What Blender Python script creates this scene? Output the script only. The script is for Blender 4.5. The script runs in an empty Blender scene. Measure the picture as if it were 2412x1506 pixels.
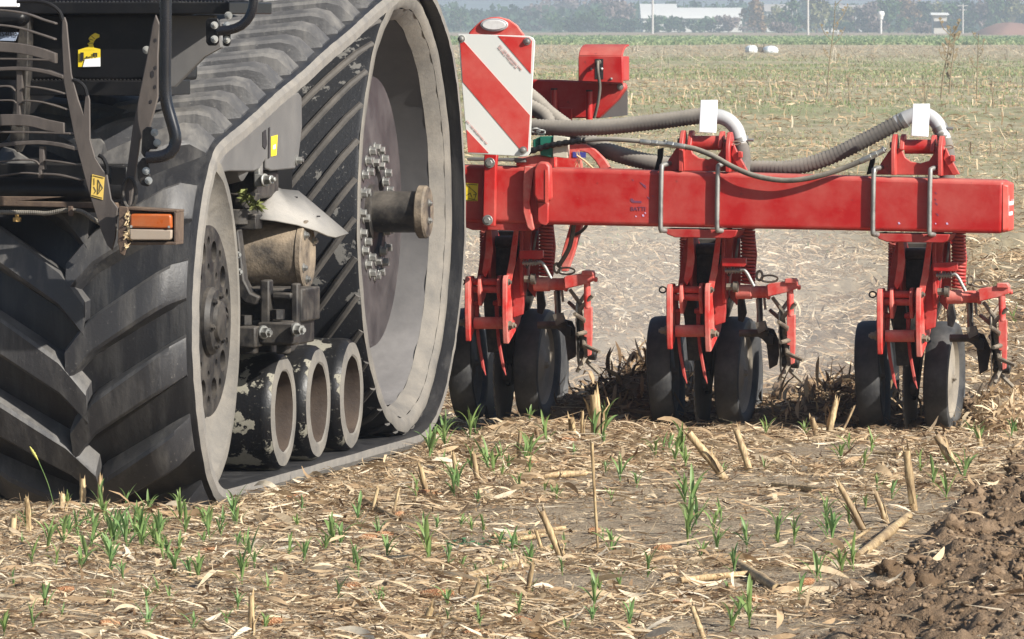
import bpy, math, random
import numpy as np
from mathutils import Vector, Matrix
R_ = math.radians
random.seed(7); np.random.seed(7)
scene = bpy.context.scene
COL = scene.collection

# ------------------------------------------------------------------ camera, sky, sun, exposure
FPX, HY, CH = 16000.0, 58.0, 1.45      # focal length in photo pixels, horizon row, camera height
cam_d = bpy.data.cameras.new('camera'); cam = bpy.data.objects.new('camera', cam_d); COL.objects.link(cam)
cam.location = (0, 0, CH); cam.rotation_euler = (R_(90), 0, 0)
cam_d.sensor_width = 36; cam_d.sensor_fit = 'HORIZONTAL'; cam_d.lens = FPX/2412*36
cam_d.shift_y = -(753-HY)/2412.0
cam_d.clip_start = 0.5; cam_d.clip_end = 12000
cam_d.dof.use_dof = True; cam_d.dof.focus_distance = 22.5; cam_d.dof.aperture_fstop = 70
scene.camera = cam
SUN_DIR = Vector((-0.92, 0.70, -0.69)).normalized()      # the way the light travels
sun_d = bpy.data.lights.new('sun', 'SUN'); sun = bpy.data.objects.new('sun', sun_d); COL.objects.link(sun)
sun_d.energy = 5.0; sun_d.angle = R_(0.6); sun_d.color = (1.0, 0.95, 0.865)
sun.rotation_euler = SUN_DIR.to_track_quat('-Z', 'Y').to_euler()
world = bpy.data.worlds.new('World'); scene.world = world; world.use_nodes = True
nt = world.node_tree; bg = nt.nodes['Background']
sky = nt.nodes.new('ShaderNodeTexSky'); sky.sky_type = 'NISHITA'; sky.sun_disc = False
to_sun = -SUN_DIR
sky.sun_elevation = math.asin(to_sun.z); sky.sun_rotation = math.atan2(to_sun.x, to_sun.y)
sky.air_density = 1.0; sky.dust_density = 1.0; sky.ozone_density = 3.0
nt.links.new(sky.outputs[0], bg.inputs[0]); bg.inputs[1].default_value = 0.064
scene.view_settings.view_transform = 'Standard'; scene.view_settings.look = 'None'
scene.view_settings.exposure = 0.84; scene.view_settings.gamma = 1.0
scene.cycles.use_denoising = True
scene.cycles.max_bounces = 6; scene.cycles.diffuse_bounces = 3; scene.cycles.glossy_bounces = 3
scene.cycles.volume_bounces = 1; scene.cycles.transparent_max_bounces = 16
scene.cycles.volume_step_rate = 4.0

# ------------------------------------------------------------------ helpers
TH = R_(11.5)
class Frame:
    """a local frame turned like the tractor: x outwards along the toolbar, y away from the viewer, z up"""
    def __init__(s, ox, oy):
        s.o = Vector((ox, oy, 0)); c, n = math.cos(TH), math.sin(TH)
        s.X = Vector((c, -n, 0)); s.Y = Vector((n, c, 0))
        s.c = s.loc(Vector((0, 0, CH)))
    def loc(s, w):
        d = w-s.o; return Vector((d.dot(s.X), d.dot(s.Y), d.z))
    def ray(s, px, py):
        r = Vector(((px-1206)/FPX, 1, -(py-HY)/FPX)); return Vector((r.dot(s.X), r.dot(s.Y), r.z))
    def pl(s, px, py, Y):
        r = s.ray(px, py); t = (Y-s.c.y)/r.y; return s.c+r*t
    def pX(s, px, py, X):
        r = s.ray(px, py); t = (X-s.c.x)/r.x; return s.c+r*t
TF = Frame(-0.325, 23.55)
IF = Frame(0.676, 24.35)
def gpt(px, py):
    d = FPX*CH/(py-HY); return ((px-1206)/FPX*d, d)
def W(px, py, d):
    return Vector(((px-1206)/FPX*d, d, CH-(py-HY)/FPX*d))

def link(name, me, parent=None, mats=()):
    o = bpy.data.objects.new(name, me); COL.objects.link(o)
    for m in mats: me.materials.append(m)
    if parent is not None: o.parent = parent
    return o
def tag(o, label=None, cat=None, group=None, kind=None):
    if label: o['label'] = label
    if cat: o['category'] = cat
    if group: o['group'] = group
    if kind: o['kind'] = kind
    return o
def empty(name, loc=(0, 0, 0), rz=0, parent=None):
    o = bpy.data.objects.new(name, None); COL.objects.link(o); o.empty_display_size = 0.1
    o.location = loc; o.rotation_euler = (0, 0, rz)
    if parent is not None: o.parent = parent
    return o
def catmull(pts, n=8):
    P = [Vector(p) for p in pts]; P = [P[0]*2-P[1]]+P+[P[-1]*2-P[-2]]; out = []
    for i in range(1, len(P)-2):
        for k in range(n):
            t = k/n; a, b, c, d = P[i-1], P[i], P[i+1], P[i+2]
            out.append(0.5*((2*b)+(c-a)*t+(2*a-5*b+4*c-d)*t*t+(3*b-a-3*c+d)*t**3))
    out.append(P[-2]); return out
def resample(pts, step):
    out = [pts[0].copy()]; acc = 0.0
    for a, b in zip(pts, pts[1:]):
        L = (b-a).length; 
        if L < 1e-9: continue
        t = step-acc
        while t <= L:
            out.append(a+(b-a)*(t/L)); t += step
        acc = L-(t-step)
    out.append(pts[-1].copy()); return out

class MB:
    def __init__(s): s.v = []; s.f = []; s.m = []
    def add(s, vs, fs, mat=0):
        b = len(s.v); s.v += [tuple(v) for v in vs]
        for f in fs: s.f.append(tuple(i+b for i in f)); s.m.append(mat)
        return s
    def box(s, c, d, rot=None, mat=0):
        c = Vector(c); h = Vector(d)/2; vs = []
        for x in (-1, 1):
            for y in (-1, 1):
                for z in (-1, 1):
                    p = Vector((x*h.x, y*h.y, z*h.z))
                    if rot is not None: p = rot @ p
                    vs.append(c+p)
        return s.add(vs, [(0, 1, 3, 2), (4, 6, 7, 5), (0, 4, 5, 1), (2, 3, 7, 6), (0, 2, 6, 4), (1, 5, 7, 3)], mat)
    def prism(s, pts, ext, mat=0):
        P = [Vector(p) for p in pts]; E = Vector(ext); n = len(P)
        vs = P+[p+E for p in P]
        nrm = Vector((0, 0, 0))
        for i in range(n): nrm += P[i].cross(P[(i+1) % n])
        fs = [tuple(range(n)), tuple(range(2*n-1, n-1, -1))]+[(i, i+n, (i+1) % n+n, (i+1) % n) for i in range(n)]
        if nrm.dot(E) > 0: fs = [tuple(reversed(f)) for f in fs]
        return s.add(vs, fs, mat)
    def tube(s, path, r, n=12, caps=True, rf=None, mat=0, closed=False):
        P = [Vector(p) for p in path]; m = len(P); rings = []
        t0 = (P[1]-P[0]).normalized(); a = Vector((0, 0, 1))
        if abs(t0.dot(a)) > 0.9: a = Vector((1, 0, 0))
        u = t0.cross(a).normalized()
        vs = []
        for i in range(m):
            if closed: t = (P[(i+1) % m]-P[i-1])
            else: t = P[min(i+1, m-1)]-P[max(i-1, 0)]
            t = t.normalized() if t.length > 1e-9 else t0
            u = (u-t*u.dot(t)); u = u.normalized() if u.length > 1e-6 else t.orthogonal().normalized()
            w = t.cross(u); rr = r if rf is None else rf(i, m)
            for k in range(n):
                an = 2*math.pi*k/n; vs.append(P[i]+(u*math.cos(an)+w*math.sin(an))*rr)
        fs = []
        for i in range(m if closed else m-1):
            j = (i+1) % m
            for k in range(n):
                fs.append((i*n+k, i*n+(k+1) % n, j*n+(k+1) % n, j*n+k))
        if caps and not closed:
            fs.append(tuple(range(n-1, -1, -1))); fs.append(tuple(range((m-1)*n, m*n)))
        return s.add(vs, fs, mat)
    def cyl(s, a, b, r, n=24, r2=None, mat=0):
        r2 = r if r2 is None else r2
        return s.tube([a, b], r, n, rf=lambda i, m: r if i == 0 else r2, mat=mat)
    def lathe(s, prof, c, axis='X', n=64, mats=None, a0=0, a1=2*math.pi, wob=None):
        """prof: list of (radius, offset along the axis)"""
        c = Vector(c); m = len(prof); vs = []
        ax = {'X': Vector((1, 0, 0)), 'Y': Vector((0, 1, 0)), 'Z': Vector((0, 0, 1))}[axis] if isinstance(axis, str) else Vector(axis).normalized()
        u = ax.orthogonal().normalized(); w = ax.cross(u)
        for i in range(n):
            an = 2*math.pi*i/n
            e = u*math.cos(an)+w*math.sin(an)
            for j, (r, h) in enumerate(prof):
                rr = r if wob is None else r+wob(an, j)
                vs.append(c+e*rr+ax*h)
        for i in range(n):
            k = (i+1) % n
            for j in range(m-1):
                f = (i*m+j, i*m+j+1, k*m+j+1, k*m+j)
                s.f.append(tuple(q+len(s.v) for q in f)); s.m.append(0 if mats is None else mats[j])
        s.v += [tuple(v) for v in vs]
        return s
    def hexbolt(s, c, axis, r, h, mat=0):
        c = Vector(c); ax = Vector(axis).normalized()
        s.tube([c, c+ax*h*0.25], r*1.35, 16, mat=mat)
        s.tube([c+ax*h*0.25, c+ax*h*0.95], r, 6, mat=mat)
        s.tube([c+ax*h*0.95, c+ax*h*1.3], r*0.5, 8, mat=mat)
        return s
    def build(s, name, mats, parent=None, bevel=0.0, smooth=True, sharp=38, seg=2, off=None, solid=None):
        me = bpy.data.meshes.new(name); v = s.v
        if off is not None: v = [(a-off[0], b-off[1], c-off[2]) for a, b, c in v]
        me.from_pydata(v, [], s.f)
        if not isinstance(mats, (list, tuple)): mats = [mats]
        for m in mats: me.materials.append(m)
        me.polygons.foreach_set('material_index', [min(x, len(mats)-1) for x in s.m])
        if smooth:
            me.polygons.foreach_set('use_smooth', [True]*len(s.f))
            me.set_sharp_from_angle(angle=R_(sharp))
        me.update(); me.validate()
        o = bpy.data.objects.new(name, me); COL.objects.link(o)
        if parent is not None: o.parent = parent
        if off is not None: o.location = off
        if solid:
            md = o.modifiers.new('solid', 'SOLIDIFY'); md.thickness = solid; md.offset = 0
        if bevel:
            md = o.modifiers.new('bevel', 'BEVEL'); md.width = bevel; md.segments = seg; md.limit_method = 'ANGLE'; md.angle_limit = R_(40)
            md.harden_normals = False
        return o
def ppx(fr, pts, Y): return [fr.pl(x, y, Y) for x, y in pts]
def ppX(fr, pts, X): return [fr.pX(x, y, X) for x, y in pts]
def plate_holes(outer, holes, th, plane='YZ'):
    """flat plate with round holes via a 2D curve; outer [(a,b)], holes [(a,b,r)] -> mesh verts, faces (in a,b,h)"""
    cu = bpy.data.curves.new('tmp', 'CURVE'); cu.dimensions = '2D'; cu.fill_mode = 'BOTH'; cu.extrude = th/2
    def spl(pts):
        sp = cu.splines.new('POLY'); sp.points.add(len(pts)-1)
        for i, (a, b) in enumerate(pts): sp.points[i].co = (a, b, 0, 1)
        sp.use_cyclic_u = True
    spl(outer)
    for a, b, r in holes: spl([(a+r*math.cos(t*math.pi/9), b+r*math.sin(t*math.pi/9)) for t in range(18)])
    o = bpy.data.objects.new('tmp', cu); COL.objects.link(o)
    dg = bpy.context.evaluated_depsgraph_get(); me = bpy.data.meshes.new_from_object(o.evaluated_get(dg))
    vs = [tuple(v.co) for v in me.vertices]; fs = [tuple(p.vertices) for p in me.polygons]
    bpy.data.objects.remove(o); bpy.data.curves.remove(cu); bpy.data.meshes.remove(me)
    return vs, fs
def text_mesh(txt, size, depth=0.0005, spacing=1.0):
    cu = bpy.data.curves.new('tmp', 'FONT'); cu.body = txt; cu.size = size; cu.extrude = depth; cu.space_character = spacing
    cu.resolution_u = 3
    o = bpy.data.objects.new('tmp', cu); COL.objects.link(o)
    dg = bpy.context.evaluated_depsgraph_get(); me = bpy.data.meshes.new_from_object(o.evaluated_get(dg))
    vs = [tuple(v.co) for v in me.vertices]; fs = [tuple(p.vertices) for p in me.polygons]
    bpy.data.objects.remove(o); bpy.data.curves.remove(cu); bpy.data.meshes.remove(me)
    return vs, fs

# ------------------------------------------------------------------ materials
class NT:
    def __init__(s, name):
        s.m = bpy.data.materials.new(name); s.m.use_nodes = True; s.t = s.m.node_tree
        s.b = s.t.nodes['Principled BSDF']; s.out = s.t.nodes['Material Output']
        s.tc = s.t.nodes.new('ShaderNodeTexCoord')
    def n(s, k, **kw):
        x = s.t.nodes.new(k)
        for a, b in kw.items(): setattr(x, a, b)
        return x
    def l(s, a, b): s.t.links.new(a, b)
    def noise(s, scale, detail=5, rough=0.6, coord='Object', stretch=None, dist=0.0):
        x = s.n('ShaderNodeTexNoise'); x.inputs['Scale'].default_value = scale
        x.inputs['Detail'].default_value = detail; x.inputs['Roughness'].default_value = rough; x.inputs['Distortion'].default_value = dist
        src = s.tc.outputs[coord]
        if stretch:
            mp = s.n('ShaderNodeMapping'); mp.inputs['Scale'].default_value = stretch; s.l(src, mp.inputs[0]); src = mp.outputs[0]
        s.l(src, x.inputs['Vector']); return x.outputs['Fac']
    def ramp(s, fac, stops):
        r = s.n('ShaderNodeValToRGB'); e = r.color_ramp.elements
        while len(e) < len(stops): e.new(0.5)
        for i, (p, c) in enumerate(stops):
            e[i].position = p; e[i].color = (c, c, c, 1) if not isinstance(c, (tuple, list)) else (c[0], c[1], c[2], 1)
        s.l(fac, r.inputs[0]); return r.outputs[0]
    def mix(s, fac, a, b, mode='MIX'):
        x = s.n('ShaderNodeMix', data_type='RGBA', blend_type=mode)
        if isinstance(fac, (int, float)): x.inputs[0].default_value = fac
        else: s.l(fac, x.inputs[0])
        for i, v in ((6, a), (7, b)):
            if isinstance(v, (tuple, list)): x.inputs[i].default_value = (v[0], v[1], v[2], 1)
            else: s.l(v, x.inputs[i])
        return x.outputs[2]
    def math(s, op, a, b=None, clamp=False):
        x = s.n('ShaderNodeMath', operation=op, use_clamp=clamp)
        for i, v in ((0, a), (1, b)):
            if v is None: continue
            if isinstance(v, (int, float)): x.inputs[i].default_value = v
            else: s.l(v, x.inputs[i])
        return x.outputs[0]
    def bump(s, h, strength=0.3, dist=0.01):
        x = s.n('ShaderNodeBump'); x.inputs['Strength'].default_value = strength; x.inputs['Distance'].default_value = dist
        s.l(h, x.inputs['Height']); s.l(x.outputs[0], s.b.inputs['Normal'])
    def set(s, base=None, rough=None, metal=None, spec=None):
        for k, v in (('Base Color', base), ('Roughness', rough), ('Metallic', metal), ('Specular IOR Level', spec)):
            if v is None: continue
            if isinstance(v, (int, float)): s.b.inputs[k].default_value = v
            elif isinstance(v, (tuple, list)): s.b.inputs[k].default_value = (v[0], v[1], v[2], 1)
            else: s.l(v, s.b.inputs[k])
        return s.m
def dusty(name, base, dust=(.30, .25, .19), amt=0.3, up=0.5, rough=0.45, metal=0.0, scale=9, chips=0.0, bump=0.15, streak=None, spec=0.5, thr=0.5, wide=None):
    """paint / rubber / metal with patchy dried dust; dust sits thicker on faces that look up"""
    t = NT(name)
    n1 = t.noise(scale, 6, 0.65, stretch=streak); n2 = t.noise(scale*9, 4, 0.7)
    a = t.ramp(n1, [(thr-0.12, 0.0), (thr+0.25, 1.0)] if wide is None else [(thr, 0.0), (thr+wide, 1.0)])
    g = t.n('ShaderNodeNewGeometry'); sx = t.n('ShaderNodeSeparateXYZ'); t.l(g.outputs['Normal'], sx.inputs[0])
    upm = t.math('MULTIPLY', t.math('MAXIMUM', sx.outputs[2], 0.0), up)
    d = t.math('ADD', t.math('MULTIPLY', a, amt), t.math('MULTIPLY', upm, t.math('ADD', n1, 0.35)), clamp=True)
    sp = t.ramp(n2, [(0.62, 0.0), (0.72, 0.6)])
    d = t.math('MAXIMUM', d, t.math('MULTIPLY', sp, min(1, amt*1.3)), clamp=True)
    dc = t.mix(n2, tuple(c*0.75 for c in dust), tuple(min(1, c*1.2) for c in dust))
    col = t.mix(d, t.mix(n1, tuple(c*0.85 for c in base), tuple(min(1, c*1.15) for c in base)), dc)
    if chips > 0:
        ch = t.ramp(t.noise(scale*5, 3, 0.5), [(0.70, 0.0), (0.72, chips)]); col = t.mix(ch, col, (0.04, 0.035, 0.03))
    r = t.math('ADD', t.math('MULTIPLY', d, 0.9-rough), rough, clamp=True)
    t.set(col, r, metal if metal == 0 else t.math('MULTIPLY', t.math('SUBTRACT', 1.0, d), metal), spec)
    if bump: t.bump(t.math('ADD', n2, t.math('MULTIPLY', a, 0.7)), bump, 0.004)
    return t.m
def plain(name, base, rough=0.5, metal=0.0, var=0.12, scale=20, **kw):
    t = NT(name); n = t.noise(scale, 4)
    t.set(t.mix(n, tuple(c*(1-var) for c in base), tuple(min(1, c*(1+var)) for c in base)), rough, metal); return t.m
DUST = (.36, .31, .25)
M = {}
M['red'] = dusty('red_paint', (.40, .008, .009), (.46, .20, .155), 0.42, 0.42, 0.34, scale=6, chips=.35, bump=.08)
M['red2'] = dusty('red_paint_dusty', (.56, .020, .016), (.56, .32, .26), 0.75, 0.45, 0.5, scale=10, chips=.3, bump=.1)
M['red3'] = dusty('red_paint_shaded', (.36, .012, .012), (.45, .22, .17), 0.40, 0.35, 0.5, scale=14, chips=.5, bump=.12)  # darker copy of the red; paints shade into parts under the toolbar
M['redcap'] = dusty('red_cap_paint', (.58, .05, .035), (.55, .33, .26), 0.30, 0.2, 0.45, scale=7, bump=.03)
M['rubber'] = dusty('tyre_rubber', (.022, .022, .024), (.14, .135, .13), 0.45, 0.30, 0.55, scale=7, bump=.25)
M['lug'] = dusty('lug_rubber', (.030, .030, .033), (.19, .178, .16), 0.62, 0.50, 0.46, scale=8, bump=.3, streak=(1.8, 1, .25), thr=.46, spec=.5, wide=.35)  # pale dust streaks also stand in for sunlit streaks on the tread
M['belt'] = dusty('belt_rubber', (.009, .0095, .012), (.10, .095, .088), 0.45, 0.16, 0.46, scale=9, bump=.3, streak=(1.8, 1, .22), thr=.47, spec=.5, wide=.32)  # dust streaks on the carcass double as painted lit streaks
M['edge'] = dusty('belt_edge_mud', (.16, .15, .138), (.26, .235, .20), 0.6, 0.1, 0.85, scale=14, bump=.35, thr=.45)
M['drum'] = dusty('drum_rubber', (.011, .012, .015), (.16, .155, .145), 0.8, 0.05, 0.5, scale=11, bump=.3, thr=.60, spec=.3, wide=.02)
M['rib'] = dusty('drum_rib', (.045, .042, .04), (.15, .135, .12), 0.7, 0.2, 0.7, scale=9, bump=.3, thr=.45)
M['rim'] = dusty('rim_lip_mud', (.125, .117, .106), (.26, .232, .192), 0.6, 0.0, 0.85, scale=8, bump=.4, thr=.45)
M['bowl'] = dusty('wheel_bowl_paint', (.06, .058, .060), (.20, .19, .185), 0.25, 0.9, 0.55, scale=3.5, bump=.1, thr=.42)  # heavy dust on up-facing faces also paints in the sunlit lower bowl
M['disc'] = dusty('wheel_disc_paint', (.030, .026, .029), (.16, .14, .135), 0.45, 0.1, 0.45, scale=7, bump=.1)
M['black'] = dusty('black_paint', (.005, .005, .006), (.12, .11, .095), 0.10, 0.15, 0.4, scale=9, bump=.06, spec=.25, thr=.56)
M['blackd'] = dusty('black_paint_dusty', (.012, .0115, .012), (.19, .165, .135), 0.45, 0.35, 0.5, scale=14, bump=.2, thr=.54, spec=.35)
M['tubeb'] = dusty('black_gloss_tube', (.006, .007, .011), (.10, .09, .08), 0.10, 0.08, 0.25, scale=8, bump=.0)
M['plate'] = dusty('brown_grey_plate', (.060, .050, .045), (.14, .117, .10), 0.6, 0.1, 0.55, scale=6, bump=.12, streak=(3, 3, .8))
M['grey'] = dusty('dusty_grey_plastic', (.10, .098, .097), (.17, .16, .15), 0.5, 0.25, 0.6, scale=5, bump=.08, thr=.42)
M['light'] = dusty('pale_dusted_sheet', (.24, .23, .215), (.34, .315, .28), 0.5, 0.3, 0.8, scale=7, bump=.15, thr=.4)
M['motor'] = dusty('mud_crusted_motor', (.035, .030, .026), (.30, .235, .165), 0.95, 0.45, 0.6, scale=9, bump=.6, thr=.46)
M['roller'] = dusty('roller_rubber', (.006, .006, .007), (.25, .235, .19), 1.0, 0.03, 0.4, scale=7.5, bump=.3, thr=.505, spec=.35, wide=.02)
M['hollow'] = dusty('rusty_hollow', (.040, .027, .020), (.12, .085, .06), 0.5, 0.1, 0.75, scale=9, bump=.3)
M['steel'] = dusty('zinc_steel', (.34, .345, .335), (.27, .245, .20), 0.55, 0.2, 0.36, metal=.9, scale=20, bump=.0)
M['brass'] = plain('brass_bolt', (.42, .27, .10), 0.45, 0.7)
M['hose'] = dusty('dusty_ribbed_hose', (.10, .092, .085), (.33, .295, .245), 0.25, 0.9, 0.8, scale=6, bump=.1, thr=.45)
M['elbow'] = dusty('grey_elbow_pipe', (.42, .43, .44), (.36, .335, .29), 0.30, 0.25, 0.5, scale=9, bump=.03)
M['hyd'] = dusty('black_hydraulic_hose', (.045, .042, .038), (.26, .23, .185), 0.45, 0.75, 0.6, scale=18, bump=.1, thr=.42)
M['green'] = plain('green_valve_paint', (.01, .13, .085), 0.5)
M['clear'] = plain('clear_dusty_plastic', (.50, .47, .38), 0.35)
M['blue'] = plain('blue_sticker', (.05, .06, .28), 0.5)
M['yellow'] = dusty('yellow_sticker', (.80, .60, .02), (.6, .5, .3), 0.12, 0.0, 0.5, scale=20, bump=0)
M['yellow2'] = dusty('faded_yellow_sticker', (.72, .50, .10), (.6, .45, .2), 0.3, 0.0, 0.5, scale=20, bump=0)
M['white'] = plain('white_plastic', (.86, .87, .90), 0.5, var=.03)
M['wsign'] = dusty('white_sign_sheet', (.66, .67, .64), (.45, .41, .34), 0.22, 0.0, 0.45, scale=6, bump=0)
M['rsign'] = dusty('red_sign_film', (.52, .022, .018), (.55, .30, .24), 0.40, 0.0, 0.5, scale=6, bump=0)
M['ink'] = plain('dark_ink', (.02, .018, .02), 0.6)
M['inkr'] = plain('faded_red_ink', (.55, .22, .20), 0.6)
M['inkp'] = plain('worn_purple_ink', (.17, .045, .09), 0.6)
M['orange'] = dusty('orange_lens', (.40, .080, .010), (.28, .16, .08), 0.6, 0.0, 0.25, scale=10, bump=0)
M['lens'] = dusty('smoky_clear_lens', (.36, .30, .24), (.30, .22, .16), 0.5, 0.0, 0.25, scale=12, bump=0)
M['rust'] = dusty('rusty_bracket', (.070, .045, .033), (.24, .17, .11), 0.5, 0.3, 0.8, scale=14, bump=.3)
M['wheelr'] = dusty('gauge_wheel_rubber', (.018, .019, .022), (.15, .145, .135), 0.55, 0.15, 0.55, scale=9, bump=.2)
M['wheeld'] = dusty('gauge_wheel_disc', (.20, .175, .145), (.33, .29, .23), 0.6, 0.1, 0.75, scale=9, bump=.3, thr=.42)
M['coulter'] = dusty('coulter_steel', (.09, .085, .08), (.22, .19, .15), 0.5, 0.1, 0.4, metal=.4, scale=9, bump=.1)
M['tooth'] = dusty('worn_tooth_steel', (.13, .115, .095), (.42, .34, .24), 0.6, 0.3, 0.5, metal=.3, scale=25, bump=.1)
M['weed'] = plain('wilted_weed', (.16, .18, .05), 0.8, var=.4, scale=60)
M['straw'] = plain('caught_straw', (.50, .38, .22), 0.8, var=.3, scale=60)
# ================================================================== TERRAIN
def _hash(ix, iy, seed):
    h = (ix.astype(np.int64)*374761393+iy.astype(np.int64)*668265263+seed*69069) & 0xffffffff
    h = ((h ^ (h >> 13))*1274126177) & 0xffffffff
    return ((h ^ (h >> 16)) & 0xffff)/65535.0
def vnoise(x, y, seed=0):
    ix, iy = np.floor(x), np.floor(y); fx, fy = x-ix, y-iy
    fx = fx*fx*(3-2*fx); fy = fy*fy*(3-2*fy)
    a, b = _hash(ix, iy, seed), _hash(ix+1, iy, seed); c, d = _hash(ix, iy+1, seed), _hash(ix+1, iy+1, seed)
    return (a*(1-fx)+b*fx)*(1-fy)+(c*(1-fx)+d*fx)*fy
def fbm(x, y, sc, octv=4, seed=0, gain=.5):
    s = 0; a = 1; t = 0
    for o in range(octv):
        s = s+a*vnoise(x*sc*2**o+17.3*o, y*sc*2**o+5.1*o, seed+o); t += a; a *= gain
    return s/t
def sstep(a, b, x):
    t = np.clip((x-a)/(b-a), 0, 1); return t*t*(3-2*t)
CT_, SN_ = math.cos(TH), math.sin(TH)
def to_impl(x, y):
    dx, dy = x-IF.o.x, y-IF.o.y; return dx*CT_-dy*SN_, dx*SN_+dy*CT_
def clod_mask(x, y):
    """the strips of turned brown soil: by the right edge, and behind each row unit"""
    line = np.interp(y, [10, 16.0, 17.55, 19.5, 22.5, 26, 45], [.62, .72, .84, 1.18, 1.66, 2.5, 5.5])
    w = x-line+(fbm(x, y, 3.0, 3, 11)-.5)*.28
    m = sstep(-.02, .10, w)*(1-sstep(.38, .62, w-(y-16)*.03))*(1-sstep(23.5, 26, y))
    s2 = np.abs(x-(2.95+.2*(y-41))+(fbm(x, y, .8, 3, 12)-.5)*1.2); m2 = (1-sstep(.25, .6, s2))*sstep(30, 34, y)*(1-sstep(60, 80, y))
    X, Y = to_impl(x, y); m3 = np.zeros_like(x)
    for ux in (-.73, 0, .745):
        e = X-ux-.0+(fbm(x, y, 3.5, 3, 13)-.5)*.25
        m3 = np.maximum(m3, (1-sstep(.14, .30, np.abs(e)))*sstep(.25, .5, Y)*(1-sstep(9, 12, Y)))
    m4 = sstep(.45, .65, Y)*(1-sstep(1.6, 2.4, Y))*sstep(-1.2, -.9, X)*(1-sstep(.75, .95, X))*.8
    return np.clip(np.maximum(np.maximum(m, m2*.8), np.maximum(m3, m4)), 0, 1)
def gz(x, y):
    far = np.clip((y-26)/40, 0, 1); nearf = 1-far
    z = (fbm(x, y, .9, 3, 1)-.5)*.045*nearf+(fbm(x, y, 6, 4, 2)-.5)*.030*nearf+(fbm(x, y, .12, 3, 3)-.5)*.25*far*np.clip((y-30)/60, 0, 1)
    cm = clod_mask(x, y)
    edge = sstep(26, 60, y)
    lum = fbm(x, y, 9, 4, 5, .6); l2 = fbm(x, y, 3.2, 3, 6)
    l4 = fbm(x, y, 28, 2, 7, .6); z = z+.035*sstep(.15, .5, x-np.interp(y, [10, 16.0, 17.55, 19.5, 22.5, 26, 45], [.62, .72, .84, 1.18, 1.66, 2.5, 5.5]))*(1-sstep(22, 26, y))
    z = z+cm*(.012+.085*(l2-.40)+.10*(lum-.5)+.022*(l4-.5)*nearf)*(1-edge*.5)
    X, Y = to_impl(x, y)
    # the implement runs in a slight hollow that deepens to the right; berms of turned soil between the units
    hol = sstep(-.05, .30, Y)*(1-sstep(4, 8, Y))
    z = z-hol*(.030+.030*np.clip(X, -1, 1))*sstep(-1.6, -1.0, X)
    for bxc in (-.36, .38, .98):
        z = z+.10*np.exp(-((X-bxc)/.20)**2)*sstep(.55, .85, Y)*(1-sstep(1.1, 2.0, Y))*(.5+l2)
    z = z-.018*np.exp(-((X-0.0)/5)**2)*0
    # the belt has pressed its own track into the soil
    dx, dy = x-TF.o.x, y-TF.o.y; tx, ty = dx*CT_-dy*SN_, dx*SN_+dy*CT_
    tr = sstep(-.80, -.74, tx)*(1-sstep(-.02, .09, tx))*sstep(-3.3, -3.0, ty)
    tw = (1-sstep(.05, .40, tx))*sstep(-.80, -.74, tx)*sstep(-3.2, -2.6, ty)*(1-sstep(.6, 1.2, ty))
    z = z-.014*tw; z = z*(1-tr)+tr*(-.06)
    return z
def gz1(x, y): return float(gz(np.array([float(x)]), np.array([float(y)]))[0])

rows = np.concatenate([np.linspace(2, 15.0, 24), np.arange(15.1, 26.6, .0135), 26.6*np.exp(np.linspace(.001, math.log(9000/26.6), 330))])
inner = np.linspace(-.088, .088, 300); side = np.array([.095, .105, .12, .14, .17, .21, .27, .36, .5, .75, 1.2, 2.0])
ang = np.concatenate([-side[::-1], inner, side])
D_, A_ = np.meshgrid(rows, ang, indexing='ij'); Xg = A_*np.maximum(D_, 10); Yg = D_
Zg = gz(Xg, Yg); nr, nc = Xg.shape
co = np.stack([Xg, Yg, Zg], -1).reshape(-1, 3)
def grid_mesh(name, co, nr, nc, smooth=True):
    me = bpy.data.meshes.new(name); me.vertices.add(len(co)); me.vertices.foreach_set('co', co.astype(np.float32).ravel())
    i = np.arange(nr-1)[:, None]*nc+np.arange(nc-1)[None, :]; q = np.stack([i, i+1, i+1+nc, i+nc], -1).reshape(-1)
    nf = len(q)//4; me.loops.add(len(q)); me.loops.foreach_set('vertex_index', q.astype(np.int32)); me.polygons.add(nf)
    me.polygons.foreach_set('loop_start', (np.arange(nf)*4).astype(np.int32)); me.polygons.foreach_set('loop_total', np.full(nf, 4, np.int32))
    me.polygons.foreach_set('use_smooth', [smooth]*nf); me.update(calc_edges=True); return me
def quads_mesh(name, co, quads, cols=None, smooth=False):
    me = bpy.data.meshes.new(name); me.vertices.add(len(co)); me.vertices.foreach_set('co', co.astype(np.float32).ravel())
    k = quads.shape[1]; q = quads.reshape(-1); nf = len(quads); me.loops.add(len(q)); me.loops.foreach_set('vertex_index', q.astype(np.int32)); me.polygons.add(nf)
    me.polygons.foreach_set('loop_start', (np.arange(nf)*k).astype(np.int32)); me.polygons.foreach_set('loop_total', np.full(nf, k, np.int32))
    if smooth: me.polygons.foreach_set('use_smooth', [True]*nf)
    me.update(calc_edges=True)
    if cols is not None:
        a = me.attributes.new('tone', 'FLOAT', 'POINT'); a.data.foreach_set('value', cols.astype(np.float32))
    return me
gm = grid_mesh('ground', co, nr, nc)
at = gm.attributes.new('clod', 'FLOAT', 'POINT'); at.data.foreach_set('value', clod_mask(co[:, 0], co[:, 1]).astype(np.float32))
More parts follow.
